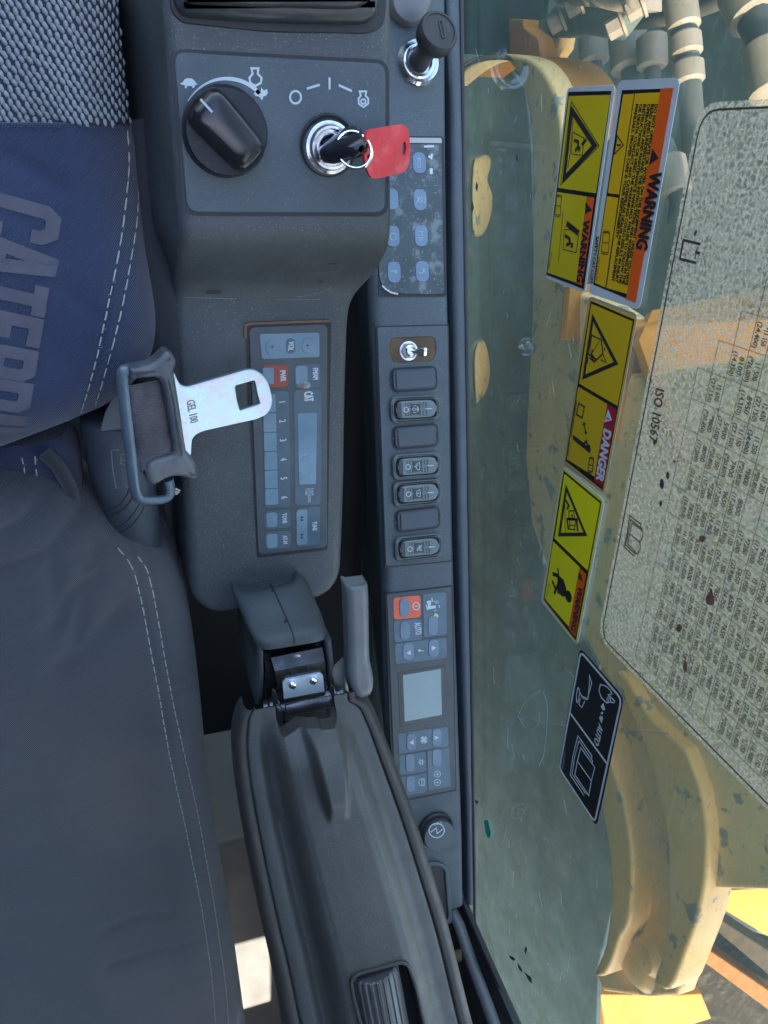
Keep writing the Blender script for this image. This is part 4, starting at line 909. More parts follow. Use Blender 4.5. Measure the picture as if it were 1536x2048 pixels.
# ================================================================== more builders
from mathutils.bvhtree import BVHTree
def bvh(mb): return BVHTree.FromPolygons([tuple(v) for v in mb.v], mb.f)
def camhit(b, u, v):
    d = ray(u, v).normalized(); r = b.ray_cast(CAM, d); return r[0]
def drape(mb, b, off=.0006):
    for i, v in enumerate(mb.v):
        r = b.ray_cast(Vector((v.x, v.y, 1.1)), Vector((0, 0, -1)))
        if r[0]: mb.v[i] = r[0] + r[1] * (off if r[1].z > 0 else -off)
    return mb
def boxloft(st_, mb=None, na=6, nt=6, cap=True, crown=0.):
    """st_: stations (uL,vL,uR,vR,z,wall,r)"""
    rows = []
    for (uL, vL, uR, vR, z, wl, r) in st_:
        A, B = onz(uL, vL, z), onz(uR, vR, z); ex = (B - A); W_ = ex.length; ex.normalize(); r = min(r, W_ * .48); row = [A - Z * wl]
        row += [A + ex * (r - r * math.cos(a)) + Z * (-r + r * math.sin(a)) for a in [i / na * math.pi / 2 for i in range(na + 1)]]
        row += [A + ex * (r + (W_ - 2 * r) * i / nt) + Z * crown * 4 * (i / nt) * (1 - i / nt) for i in range(1, nt)]
        row += [A + ex * (W_ - r + r * math.sin(a)) + Z * (-r + r * math.cos(a)) for a in [i / na * math.pi / 2 for i in range(na + 1)]]
        row.append(B - Z * wl); rows.append(row)
    mb = grid(rows, mb, flip=True); n = len(rows[0]); k = len(mb.v)
    if cap: mb.f.append(tuple(range(k - n, k))); mb.f.append(tuple(reversed(range(k - n * len(rows), k - n * (len(rows) - 1)))))
    return mb
def subst(st_, n=4):
    """smooth more stations"""
    return spline(st_, n)
_old = Vector
def spl(st_, n=4):
    out = []; N = len(st_)
    for i in range(N - 1):
        p0, p1, p2, p3 = (st_[max(0, i - 1)], st_[i], st_[i + 1], st_[min(N - 1, i + 2)])
        for k in range(n):
            t = k / n; out.append(tuple(.5 * (2 * b + (c - a) * t + (2 * a - 5 * b + 4 * c - d) * t * t + (3 * b - a - 3 * c + d) * t ** 3) for a, b, c, d in zip(p0, p1, p2, p3)))
    return out + [st_[-1]]

# ================================================================== ARMREST
Aa, Ab = onz(600, 1450, .662), onz(760, 2060, .748); ks = (Ab.z - Aa.z) / (Ab.y - Aa.y)
zarm = lambda x, y: Aa.z + ks * (y - Aa.y)
FA = Frame(Aa, X, Vector((0, 1, ks)))
arm = empty('armrest', Vector((Aa.x, (Aa.y + Ab.y) / 2, .6)), 'worn grey padded armrest with raised centre pad and seamed border, bottom centre of the photo', 'armrest')
la_ = edge([(505, 1416), (485, 1430), (472, 1465), (469, 1520), (480, 1620), (505, 1760), (530, 1880), (548, 1960), (575, 2100), (600, 2260), (625, 2420)], zarm, .7)
ra_ = edge([(718, 1400), (742, 1412), (758, 1440), (775, 1480), (828, 1620), (868, 1740), (905, 1860), (930, 1960), (965, 2100), (1010, 2260), (1060, 2420)], zarm, .7)
ytop = hit(600, 1404, zarm, .7).y; ybot = hit(800, 2400, zarm, .7).y
PROF = [(0, -.020), (.004, -.008), (.02, -.002), (.045, .0), (.075, -.0008), (.088, -.0028), (.094, -.0002), (.13, .0006), (.165, .0002), (.185, -.004), (.21, -.008), (.25, -.004), (.27, .004), (.30, .0125), (.33, .0175), (.37, .0195), (.42, .0200), (.5, .0204), (.6, .0204), (.68, .0200), (.73, .0180), (.77, .011), (.80, .004), (.83, .0012), (.87, .0004), (.90, -.0004), (.908, -.0028), (.916, -.0004), (.95, .0), (.98, -.003), (1, -.020)]
def prof(s):
    for (a, b), (c, d) in zip(PROF, PROF[1:]):
        if a <= s <= c: return b + (d - b) * (s - a) / (c - a)
    return PROF[-1][1]
rdA = Vector(FA.l(648, 1455, .016)); rdB = Vector(FA.l(674, 1626, .016))
def ridge(x, y):
    p = Vector(((Vector((x, y, zarm(x, y))) - FA.o).dot(FA.ex), (Vector((x, y, zarm(x, y))) - FA.o).dot(FA.ey)))
    d = rdB - rdA; t = (p - rdA).dot(d) / d.length_squared; off = (p - (rdA + d * t)); q = off.length * (1 if off.x > 0 else -1)
    hw = .018 - .008 * max(0, min(1, t)); hgt = .020 * (1 - smooth((t - .55) / .5)) * smooth((t + .12) / .1)
    s = abs(q) / hw; return hgt * (1 - smooth((s - .5) / .55))
slot = L2(FA, crop(400, 1500, 2.56)((775, 1180), (800, 1150), (1030, 1085), (1062, 1100), (1100, 1200), (1180, 1560), (870, 1560), (790, 1270)), .020)
slotr = rnd(slot, .006, 4); notch = L2(FA, [(548, 1360), (664, 1360), (672, 1425), (660, 1440), (600, 1446), (562, 1470), (552, 1440)])
def inside(p, poly):
    c = False; n = len(poly)
    for i in range(n):
        a, b = poly[i], poly[(i + 1) % n]
        if (a[1] > p[1]) != (b[1] > p[1]) and p[0] < (b[0] - a[0]) * (p[1] - a[1]) / (b[1] - a[1]) + a[0]: c = not c
    return c
Sx = []
for (a, b), (c, d) in zip(PROF, PROF[1:]):
    k = max(1, int((c - a) / .011)); Sx += [a + (c - a) * i / k for i in range(k)]
Sx.append(1)
rows = []; NA = 360
for i in range(NA + 1):
    y = ytop + (ybot - ytop) * i / NA; xl, xr = interp(la_, y), interp(ra_, y); fade = smooth((ytop - y) / .045) ; row = []
    for s in Sx:
        x = xl + (xr - xl) * s; h = prof(s); h = h * (fade if h > 0 or .17 < s < .26 else 1) + ridge(x, y) * smooth((ytop - y - .004) / .02)
        h += .0004 * mnoise.noise(Vector((x * 40, y * 25, 2))) + .0010 * mnoise.noise(Vector((x * 12, y * 9, 5)))
        row.append(Vector((x, y, zarm(x, y) + h)))
    rows.append(row)
mbt = MB(); n = len(Sx); mbt.v = [p for r in rows for p in r]; rim_f = []; mid_f = []; cutv = {}
def SNAP(): pass
for i in range(NA):
    for j in range(n - 1):
        q = (i * n + j, (i + 1) * n + j, (i + 1) * n + j + 1, i * n + j + 1); c = sum((mbt.v[k] for k in q), Vector()) / 4 - FA.o
        s = (Sx[j] + Sx[j + 1]) / 2
        if inside((c.dot(FA.ex), c.dot(FA.ey)), slotr) and .3 < s < .9: continue
        if inside((c.dot(FA.ex), c.dot(FA.ey)), notch):
            for a_, b_ in zip(q, q[1:] + q[:1]): cutv[(b_, a_)] = 1
            continue
        (rim_f if (s < .088 or s > .908) else mid_f).append(q)
def part_of(mb, fs):
    m2 = MB(); mp = {}
    for f in fs:
        for k in f:
            if k not in mp: mp[k] = len(m2.v); m2.v.append(mb.v[k])
        m2.f.append(tuple(mp[k] for k in f))
    return m2
cutset = {a for e_ in cutv for a in e_}; kept = {(f[k], f[(k + 1) % 4]) for f in mid_f + rim_f for k in range(4)}; keptv = {a for e_ in kept for a in e_}
def nearest(p, poly):
    best = None
    for a, b in zip(poly, poly[1:] + poly[:1]):
        a, b = Vector(a), Vector(b); t = max(0, min(1, (p - a).dot(b - a) / (b - a).length_squared)); q = a + (b - a) * t
        if best is None or (q - p).length < (best - p).length: best = q
    return best
notchr = rnd(notch, .004, 4)
for k in cutset & keptv:
    d_ = mbt.v[k] - FA.o; p_ = Vector((d_.dot(FA.ex), d_.dot(FA.ey))); q_ = nearest(p_, notchr); mbt.v[k] = FA.p(q_.x, q_.y, d_.dot(FA.n))
nw = MB()
for (a, b) in kept:
    if (a, b) in cutv and a in cutset and b in cutset: nw.add([mbt.v[a], mbt.v[b], mbt.v[b] - Z * .014, mbt.v[a] - Z * .014], [(0, 1, 2, 3)])
if nw.v: obj('notch_wall', nw, P_TRIM, arm)
obj('pad', part_of(mbt, mid_f), P_ARM, arm, ang=80); obj('border_trim', part_of(mbt, rim_f), P_TRIM, arm, ang=80)
# front face closing the pad and underside
mb = MB(); top = rows[0]; mb.add([p for p in top] + [p - Z * .006 + Y * -.004 for p in top], [(j, j + 1, n + j + 1, n + j) for j in range(n - 1)]); obj('end_face', mb, P_TRIM, arm)
mb = MB(); mb.add([Vector((interp(la_, ytop - .0), ytop, zarm(0, ytop) - .02)), Vector((interp(ra_, ytop), ytop, zarm(0, ytop) - .02)), Vector((interp(ra_, ybot), ybot, zarm(0, ybot) - .02)), Vector((interp(la_, ybot), ybot, zarm(0, ybot) - .02))], [(0, 1, 2, 3)])
obj('underside', slab(FA, [[((p - FA.o).dot(FA.ex), (p - FA.o).dot(FA.ey)) for p in [mb.v[0] - Y * .09, mb.v[1] - Y * .09, mb.v[2], mb.v[3]]]], -.05, -.019, .008), P_TRIM, arm)
so_ = slotr if area(slotr) > 0 else slotr[::-1]
obj('slot_rim', slab(FA, [offset(so_, -.0022), offset(so_, .0012)], .006, .0218, .0010), P_TRIM, arm)
obj('slot_well', slab(FA, [offset(so_, -.001)], -.008, -.004), P_DARK, arm)
obj('slot_wall', slab(FA, [offset(so_, -.0005), offset(so_, .0004)], -.006, .0200), P_DARK, arm)
C4a = crop(400, 1500, 2.56)
wa, wb = Vector(FA.l(*C4a((905, 1150))[0], .018)), Vector(FA.l(*C4a((978, 1535))[0], .018))
wr = (Vector(FA.l(*C4a((1035, 1250))[0], .01)) - Vector(FA.l(*C4a((795, 1290))[0], .01))).length * .50
rows = []; nc = 132
for t in (0, .01, .03, .06, .2, .4, .6, .8, 1):
    e_ = 1 - (.10 if t == 0 else .05 if t == .01 else .02 if t == .03 else 0); row = []
    for k in range(nc + 1):
        a = math.pi * 2 * k / nc; rr = wr * e_ * (1 - (.055 if (k // 3) % 2 else 0)); p = wa + (wb - wa) * t; dr = (wb - wa).normalized()
        row.append(FA.p(p.x + dr.y * rr * math.cos(a), p.y - dr.x * rr * math.cos(a), .0200 - wr * .62 + rr * math.sin(a)))
    rows.append(row)
mb = grid(rows); mb.f.append(tuple(range(nc)))
obj('thumb_wheel', mb, M('ribbed wheel plastic', (.060, .060, .062), .42, bump=(900, .2), var=(30, .15)), arm, ang=30)

bP = bvh(mbt)
SCF = M('light scuff', (.13, .14, .14), .5)
for pts in ([(625, 640), (645, 760), (680, 980)], [(850, 560), (868, 640), (878, 700)], [(600, 585), (640, 570), (700, 590), (690, 620), (640, 625)], [(1165, 1020), (1195, 1130), (1250, 1300)]):
    P = [camhit(bP, *q) for q in C4a(*spline(pts, 5))]; P = [p for p in P if p]
    if len(P) > 2: obj('scuff_mark', tube(P, .00035, 5), SCF, arm)
# ---- hinge
C2h = crop(440, 1120, 4.267)
hg = arm
Hs = [(488, 1186, 590, 1163, .596, .05, .012), (474, 1190, 604, 1166, .606, .06, .016), (474, 1212, 620, 1188, .618, .08, .018), (488, 1248, 640, 1222, .633, .09, .018), (506, 1286, 655, 1258, .650, .10, .016), (514, 1304, 660, 1280, .652, .10, .012)]
mbH = boxloft(spl(Hs, 4), nt=10); bH = bvh(mbH); obj('hinge_cover', mbH, P_HNG, hg, ang=50)
obj('left_cheek', boxloft([(512, 1290, 528, 1306, .650, .10, .005), (512, 1340, 529, 1350, .643, .10, .005), (510, 1385, 527, 1392, .633, .10, .005), (510, 1408, 522, 1410, .623, .10, .004)]), P_HNG, hg)
obj('right_cheek', boxloft([(650, 1284, 664, 1282, .650, .08, .005), (655, 1330, 669, 1330, .643, .08, .005), (657, 1378, 670, 1378, .633, .08, .005)]), P_HNG, hg)
sm_ = [camhit(bH, *q) for q in spline([(541, 1168), (553, 1192), (571, 1232), (586, 1268), (589, 1288)], 5)]; sm_ = [p for p in sm_ if p]
obj('cover_seam', tube(sm_, .0007, 6), P_DARK, hg)
mb = MB(); 
for u, v in ((546, 1181), (571, 1243)): lathe(camhit(bH, u, v), Z, [(.0014, 0), (.0014, .0009)], 8, mb)
obj('cover_notches', mb, P_DARK, hg)
def sheet(rows_, th, mb=None, nt=10):
    tp = [[onz(a, b, z).lerp(onz(c, d, z), k / nt) for k in range(nt + 1)] for (a, b, c, d, z) in rows_]
    mb = grid(tp, mb, flip=True); bt = [[p - Z * th for p in r] for r in tp]; grid(bt, mb)
    for sd_ in (0, -1):
        vs = [r[sd_] for r in tp] + [r[sd_] for r in bt]; n = len(tp); mb.add(vs, [(i, i + 1, n + i + 1, n + i) if sd_ else (i + 1, i, n + i, n + i + 1) for i in range(n - 1)])
    for k in (0, -1): mb.add(tp[k] + bt[k], [(i, i + 1, nt + 2 + i, nt + 1 + i) for i in range(nt)])
    return mb
h4 = lambda x0, y0, x1, y1, z: (*C2h((x0, y0))[0], *C2h((x1, y1))[0], z)
obj('back_plate', sheet([h4(372, 790, 885, 705, 0.6300), h4(385, 900, 900, 800, 0.6320), h4(385, 1100, 920, 1000, 0.6300)], .02), DKSTEEL, hg)
obj('bracket', sheet(spl([h4(436, 835, 872, 745, 0.6400), h4(462, 930, 890, 840, 0.6440), h4(470, 960, 896, 872, 0.6455), h4(480, 1040, 905, 950, 0.6445), h4(500, 1170, 922, 1080, 0.6400), h4(520, 1260, 925, 1180, 0.6320), h4(532, 1330, 930, 1260, 0.6180), h4(540, 1385, 936, 1320, 0.5980)], 3), .003), DKSTEEL, hg, ang=20)
obj('screw_plate', sheet([h4(560, 1022, 855, 966, 0.6468), h4(536, 1050, 880, 990, 0.6465), h4(546, 1186, 892, 1122, 0.6425)], .002), M('bright brushed plate', (.62, .74, .80), .35, .5, bump=(400, .1)), hg, ang=20)
obj('hinge_roll', sheet(spl([h4(550, 1190, 893, 1126, 0.6424), h4(556, 1250, 902, 1190, 0.6370), h4(560, 1320, 908, 1262, 0.6250), h4(562, 1385, 910, 1325, 0.6070), h4(562, 1400, 910, 1345, 0.5900)], 4), .004), M('worn bare steel', (.24, .22, .20), .30, 1., stain=[(45, .45, .7, (.10, .09, .08), .6)], bump=(200, .2)), hg)
for i, (x, y) in enumerate(((620, 1066), (797, 1028))):
    c = onz(*C2h((x, y))[0], .6475); nrm = Vector((0, -.10, 1)).normalized()
    scw = obj('screw', lathe(c - nrm * .001, nrm, [(.0036, 0), (.0037, .0012), (.0034, .0024), (.0026, .0032), (.0013, .0036)], 28), CHROME, hg)
    Fs = Frame(c, X, Vector((0, 1, .1))); mb = MB(); ribbon(Fs, [(-.0021, -.0004), (.0021, .0004)], .0009, .0020, .0031, mb=mb); ribbon(Fs, [(.0004, -.0021), (-.0004, .0021)], .0009, .0020, .0031, mb=mb)
    obj('cross_slot', mb, P_DARK, scw)
obj('rivet', lathe(onz(*C2h((655, 830))[0], .6405), Z, [(.0036, 0), (.0035, .0008), (.0028, .0012)], 24), M('dull rivet', (.3, .31, .31), .4, .8), hg)
PL, PR = onz(*C2h((372, 1272))[0], .628), onz(*C2h((1050, 1140))[0], .636); axd = (PR - PL); LN = axd.length
pf = [(.0, .004), (.01, .0085), (.06, .0092), (.08, .0080), (.09, .0102), (.13, .0104), (.14, .0085), (.17, .0125), (.21, .0128), (.22, .0090), (.27, .0090), (.28, .0110), (.76, .0112), (.78, .0120), (.815, .0122), (.82, .0080), (.86, .0080), (.865, .0100), (.91, .0100), (.92, .0060), (.96, .0060), (.965, .0082), (1.0, .0085), (1.01, .005)]
obj('notch_shade_filler', slab(FA, [L2(FA, [(530, 1340), (680, 1340), (690, 1500), (540, 1500)], -.08)], -.095, -.085), P_DARK, hg)  # dark filler added under the notch, standing in for shade
obj('pivot_bolt', lathe(PL, axd, [(r * .86, t * LN) for t, r in pf], 32), M('greasy steel', (.16, .16, .165), .35, .8, bump=(500, .4), var=(60, .3)), hg)
def plate3(pts, th, mb=None):
    """flat plate through 3D points (fan), thickness along its normal"""
    mb = mb or MB(); nrm = (pts[1] - pts[0]).cross(pts[2] - pts[0]).normalized() * th; n = len(pts)
    mb.add(pts + [p + nrm for p in pts], [tuple(range(n)), tuple(reversed(range(n, 2 * n)))] + [(i, (i + 1) % n, n + (i + 1) % n, n + i) for i in range(n)]); return mb
hp = lambda x, y, z: onz(*C2h((x, y))[0], z)
obj('side_plate', plate3([hp(450, 1110, 0.6520), hp(478, 1130, 0.6500), hp(525, 1310, 0.6360), hp(545, 1500, 0.6000), hp(520, 1508, 0.5980), hp(455, 1400, 0.6000), hp(448, 1250, 0.6280)], .002), MATS['greasy steel'], hg)
obj('side_plate', plate3([hp(945, 1070, 0.6520), hp(965, 1090, 0.6500), hp(1010, 1300, 0.6280), hp(1055, 1390, 0.6060), hp(1040, 1400, 0.6000), hp(960, 1300, 0.6000), hp(940, 1200, 0.6280)], .002), MATS['greasy steel'], hg)
# lever
lvz = .655
lv = empty('release_lever', onz(712, 1300, .60), 'smooth grey plastic paddle lever upright beside the armrest hinge', 'lever')
lst = [(699, 1172, 733, 1168, lvz - .005, .014, .004), (694, 1178, 738, 1173, lvz, .020, .006), (695, 1200, 740, 1196, lvz, .018, .006), (697, 1260, 741, 1256, lvz, .018, .006), (699, 1320, 742, 1318, lvz, .018, .006), (699, 1345, 746, 1340, lvz + .001, .018, .006), (702, 1370, 750, 1364, lvz + .002, .020, .006), (710, 1392, 749, 1380, lvz + .002, .020, .006), (714, 1399, 744, 1388, lvz - .003, .014, .004)]
obj('paddle', boxloft(spl(lst, 3), nt=6), P_LEV, lv, ang=60)
obj('lever_arm', plate3([hp(1060, 830, 0.6450), hp(1000, 890, 0.6400), hp(980, 960, 0.6400), hp(1010, 1080, 0.6360), hp(1030, 1190, 0.6280), hp(1080, 1230, 0.6280), hp(1100, 1130, 0.6340), hp(1075, 950, 0.6420)], .003), P_LEV, lv)

# ================================================================== SEAT
TW = bpy.data.materials.new('x'); bpy.data.materials.remove(TW)
def fabric(name, c1, c2, scale=900, ang=.6, dirt=None, rough=.85):
    mt = bpy.data.materials.new(name); mt.use_nodes = True; MATS[name] = mt; n = mt.node_tree; b = n.nodes['Principled BSDF']; N = n.nodes.new; L = n.links.new
    b.inputs['Roughness'].default_value = rough; b.inputs['Sheen Weight'].default_value = .25; b.inputs['Specular IOR Level'].default_value = .25
    tc = N('ShaderNodeTexCoord'); mp_ = N('ShaderNodeMapping'); mp_.inputs['Rotation'].default_value = (0, 0, ang); L(tc.outputs['Object'], mp_.inputs[0])
    wv = N('ShaderNodeTexWave'); wv.inputs['Scale'].default_value = scale / 6.28; wv.inputs['Distortion'].default_value = 1.5; wv.inputs['Detail'].default_value = 1; wv.inputs['Detail Scale'].default_value = 3; L(mp_.outputs[0], wv.inputs[0])
    no = N('ShaderNodeTexNoise'); no.inputs['Scale'].default_value = 9; no.inputs['Detail'].default_value = 5; L(tc.outputs['Object'], no.inputs[0])
    mr_ = N('ShaderNodeMapRange'); mr_.inputs[1].default_value = .35; mr_.inputs[2].default_value = .65; L(no.outputs[0], mr_.inputs[0])
    m1 = N('ShaderNodeMix'); m1.data_type = 'RGBA'; m1.inputs[6].default_value = (*c1, 1); m1.inputs[7].default_value = (*c2, 1); L(mr_.outputs[0], m1.inputs[0])
    m2 = N('ShaderNodeMix'); m2.data_type = 'RGBA'; m2.blend_type = 'MULTIPLY'; m2.inputs[7].default_value = (.50, .50, .54, 1); L(m1.outputs[2], m2.inputs[6])
    q = N('ShaderNodeMath'); q.operation = 'MULTIPLY'; q.inputs[1].default_value = .5; L(wv.outputs['Fac'], q.inputs[0]); L(q.outputs[0], m2.inputs[0]); cur = m2.outputs[2]
    if dirt:
        n2 = N('ShaderNodeTexNoise'); n2.inputs['Scale'].default_value = 5; n2.inputs['Detail'].default_value = 7; L(tc.outputs['Object'], n2.inputs[0])
        r2 = N('ShaderNodeMapRange'); r2.inputs[1].default_value = .5; r2.inputs[2].default_value = .72; L(n2.outputs[0], r2.inputs[0])
        m3 = N('ShaderNodeMix'); m3.data_type = 'RGBA'; L(cur, m3.inputs[6]); m3.inputs[7].default_value = (*dirt, 1); q3 = N('ShaderNodeMath'); q3.operation = 'MULTIPLY'; q3.inputs[1].default_value = .85; L(r2.outputs[0], q3.inputs[0]); L(q3.outputs[0], m3.inputs[0]); cur = m3.outputs[2]
    L(cur, b.inputs['Base Color']); bn = N('ShaderNodeBump'); bn.inputs['Strength'].default_value = .6; bn.inputs['Distance'].default_value = .0008; L(wv.outputs['Fac'], bn.inputs['Height']); L(bn.outputs[0], b.inputs['Normal']); return mt
F_BLUE = fabric('navy seat cloth', (.017, .026, .062), (.022, .034, .078), 1700, .7, rough=.75)
F_GREY = fabric('blue grey twill', (.050, .053, .061), (.059, .058, .058), 1450, .9, dirt=(.090, .074, .072))
F_SIDE = fabric('dark side cloth', (.024, .028, .033), (.030, .033, .036), 2600, .2)
KNIT = M('knit mesh strand', (.17, .19, .21), .7, bump=(1500, .5), var=(30, .22)); KNITB = M('knit mesh backing', (.012, .015, .02), .9)
THR = M('pale thread', (.30, .32, .27), .7)
seat = empty('operator_seat', onz(100, 1000, .45), 'cloth seat with navy backrest carrying large letters and blue grey cushion with pale double seams', 'seat')
def segd(p, a, b):
    d = b - a; t = max(0, min(1, (p - a).dot(d) / max(1e-9, d.length_squared))); return (p - (a + d * t)).length
def cushion_rows(E, Sp, z0, bulge, R_, depth, ns=46, wr_=.0, ze=None, cr=()):
    rows = []; CR = []
    for px, dep, wid in cr:
        q = [onz(u, v, z0 + .01).xy for u, v in px]; CR += [(a, b, dep, wid) for a, b in zip(q, q[1:])]
    for i, (e, s) in enumerate(zip(E, Sp)):
        zz = z0 if ze is None else z0 + ze[i]
        P1, P0 = onz(*e, zz), onz(*s, zz); D = (P1 - P0).length; dr = (P1 - P0).normalized(); row = []
        for k in range(ns):
            t = 1 - (1 - k / (ns - 1)) ** 1.7; dist = (1 - t) * D
            q = min(1, dist / R_); fall = depth * (1 - (1 - (1 - q) ** 2.2) ** .5)
            p = P0 + (P1 - P0) * t; p.z = zz + bulge * (1 - t) - fall
            if wr_: p.z += wr_ * (mnoise.noise(Vector((p.x * 9, p.y * 9, 1))) + .5 * mnoise.noise(Vector((p.x * 22 + p.y * 10, p.y * 14, 8)))) * min(1, dist / .03)
            if CR:
                best = 0
                for a_, b_, dep, wid in CR:
                    dd = segd(p.xy, a_, b_)
                    if dd < wid * 3: best = max(best, dep * math.exp(-(dd / wid) ** 2))
                p.z -= best
            row.append(p)
        row.append(row[-1] - Z * .06 + dr * .001); rows.append(row)
    return rows
# backrest: edge runs down its right side and round the lower corner
E = spline([(236, -70), (240, 0), (247, 80), (258, 180), (268, 248)], 6)
Sp = [(-220, -70 + (248 + 70) * i / (len(E) - 1)) for i in range(len(E))]
ZB = .625
rk_rows = cushion_rows(E, Sp, ZB, .015, .035, .045)
mbk = grid(rk_rows, flip=True); obj('mesh_backing', mbk, KNITB, seat, ang=80)
bk_ = bvh(mbk); mb = MB()
# knit beads in slanting rows on the mesh panel
def bead(p, nrm, d, a, b, c, mbx):
    t1 = (d - nrm * d.dot(nrm)).normalized(); t2 = nrm.cross(t1); vs = [p + nrm * c]
    for h_b, rr in ((.8, .5), (.45, .85), (0, 1)):
        for k in range(8): t = 2 * math.pi * k / 8; vs.append(p + t1 * a * rr * math.cos(t) + t2 * b * rr * math.sin(t) + nrm * c * h_b)
    fs = [(0, 1 + k, 1 + (k + 1) % 8) for k in range(8)]
    for r_ in range(2): fs += [(1 + r_ * 8 + k, 9 + r_ * 8 + k, 9 + r_ * 8 + (k + 1) % 8, 1 + r_ * 8 + (k + 1) % 8) for k in range(8)]
    mbx.add(vs, fs)
p00 = camhit(bk_, 100, 120)
for i in range(-46, 60):
    for j in range(-40, 44):
        x = p00.x + i * .0040 + (j % 2) * .0020 + j * .0004; y = p00.y + j * .0031 - i * .0007
        r = bk_.ray_cast(Vector((x, y, 1.1)), Vector((0, 0, -1)))
        if not r[0] or r[2] is None: continue
        nr = r[1] if r[1].z > 0 else -r[1]
        if nr.z < .12: continue
        jx = random.uniform(-.0003, .0003); bead(r[0] + Vector((jx, jx, 0)), nr, Vector((.5, -.85, 0)) if j % 2 else Vector((.15, -1, 0)), .0023, .00135, .0013, mb)
obj('knit_mesh', mb, KNIT, seat, kind='stuff', ang=80)
E = spline([(268, 248), (276, 300), (284, 400), (298, 520), (316, 630), (318, 700), (298, 765), (240, 828), (160, 868), (80, 900), (0, 930), (-90, 960)], 6)
n = len(E); Sp = [(-220, 248 + 600 * min(1, i / (n - 1) * 1.0)) for i in range(n)]
crA = [([(255, 262), (258, 330), (250, 420), (235, 520), (213, 625), (190, 730), (165, 815), (148, 868)], .0010, .0026), ([(272, 265), (277, 340), (275, 430), (262, 520), (246, 605), (222, 705), (200, 780), (179, 850)], .0010, .0026), ([(10, 310), (70, 345), (125, 375)], .0025, .005), ([(140, 590), (200, 640)], .0015, .006), ([(245, 690), (290, 700)], .002, .005)]
rowsA = cushion_rows(E, Sp, ZB, .015, .045, .050, 100, .003, cr=crA)
mbA = grid(rowsA, flip=True); obj('backrest_cover', mbA, F_BLUE, seat, ang=80); bA = bvh(mbA)
mb = tube([camhit(bA, u, v) or onz(u, v, ZB) for u, v in [(-20, 249.5), (60, 249), (120, 250), (180, 251), (225, 253), (245, 256)]], .0012, 8); obj('seam_piping', mb, F_BLUE, seat)
def stitches(b, px, name='seam_stitching', L_=.0064, gap=.0017, r=.0005, parent=None, z=None):
    P = [camhit(b, u, v) for u, v in spline(px, 14)]; P = [p for p in P if p]; acc = 0; mb = MB(); cur = [P[0]]
    # resample
    path = [P[0]]
    for a, c in zip(P, P[1:]):
        d = (c - a).length; k = max(1, int(d / .0008)); path += [a + (c - a) * i / k for i in range(1, k + 1)]
    i = 0; step = .0008; on = max(2, int(L_ / step)); off = max(1, int(gap / step))
    while i + on < len(path):
        seg = path[i:i + on]; jit = Vector((random.uniform(-1, 1), random.uniform(-1, 1), 0)) * .00022; m_ = len(seg)
        pts = [p + Z * (.0001 + r * .9 * math.sin(math.pi * k / (m_ - 1)) ** .5) + jit * math.sin(math.pi * k / (m_ - 1)) for k, p in enumerate(seg)]
        tube(pts[::2] + [pts[-1]], r * random.uniform(.85, 1.15), 5, mb=mb); i += on + off
    for _ in range(len(P) // 9):   # loose fibres
        p = random.choice(P); a = random.uniform(0, 6.28); tube([p + Z * .0006, p + Z * .0014 + Vector((math.cos(a), math.sin(a), 0)) * .0014, p + Z * .001 + Vector((math.cos(a + .6), math.sin(a + .6), 0)) * .0022], .00012, 4, mb=mb)
    return obj(name, mb, THR, parent or seat, kind='stuff')
stitches(bA, [(255, 262), (258, 330), (250, 420), (235, 520), (213, 625), (190, 730), (165, 815), (148, 868)])
stitches(bA, [(272, 265), (277, 340), (275, 430), (262, 520), (246, 605), (222, 705), (200, 780), (179, 850)])
# printed maker name, draped on the cover
LET = M('faded lilac print', (.064, .062, .082), .8, bump=(1500, .3), var=(60, .12))
Fz = Frame(onz(0, 600, ZB + .01), X, Y); mb = MB()
LT = {'C': [[(.92, 1.30), (.92, 1.55), (.72, 1.8), (.28, 1.8), (.12, 1.6), (.12, .3), (.28, .1), (.72, .1), (.92, .3), (.92, .6)]], 'A': [[(.08, .0), (.40, 1.9), (.60, 1.9), (.92, .0)], [(.25, .6), (.75, .6)]], 'T': [[(0, 1.78), (1, 1.78)], [(.5, 1.7), (.5, 0)]], 'E': [[(.95, 1.78), (.15, 1.78), (.15, .12), (.95, .12)], [(.15, .98), (.8, .98)]], 'R': [[(.15, 0), (.15, 1.78), (.72, 1.78), (.88, 1.6), (.88, 1.1), (.72, .92), (.2, .92)], [(.55, .9), (.88, 0)]], 'P': [[(.15, 0), (.15, 1.78), (.72, 1.78), (.88, 1.6), (.88, 1.05), (.72, .85), (.2, .85)]], 'I': [[(.5, 0), (.5, 1.9)]], 'L': [[(.2, 1.9), (.2, .12), (.95, .12)]]}
ta, tb_ = Vector(Fz.l(-38, 380)), Vector(Fz.l(-104, 905)); td = (tb_ - ta); tn = td.normalized(); tu = Vector((-tn.y, tn.x)); wds = [1.05, 1, .95, .95, 1, 1, .5, .95]; un = td.length / sum(wds) ; xx = 0
for ch_, w_ in zip('CATERPIL', wds):
    for st__ in LT[ch_]:
        q = [ta + tn * ((xx + (x if ch_ != 'I' else .25) * .86) * un) + tu * (y * .50 * .043) for x, y in st__]
        qq = [tuple(q[0])]
        for a_, b_ in zip(q, q[1:]):
            k_ = max(1, int((b_ - a_).length / .004)); qq += [tuple(a_ + (b_ - a_) * k / k_) for k in range(1, k_ + 1)]
        ribbon(Fz, qq, .0078, 0, .0001, mb=mb)
    xx += w_
m2 = MB()
vs, fs = mb.v, mb.f
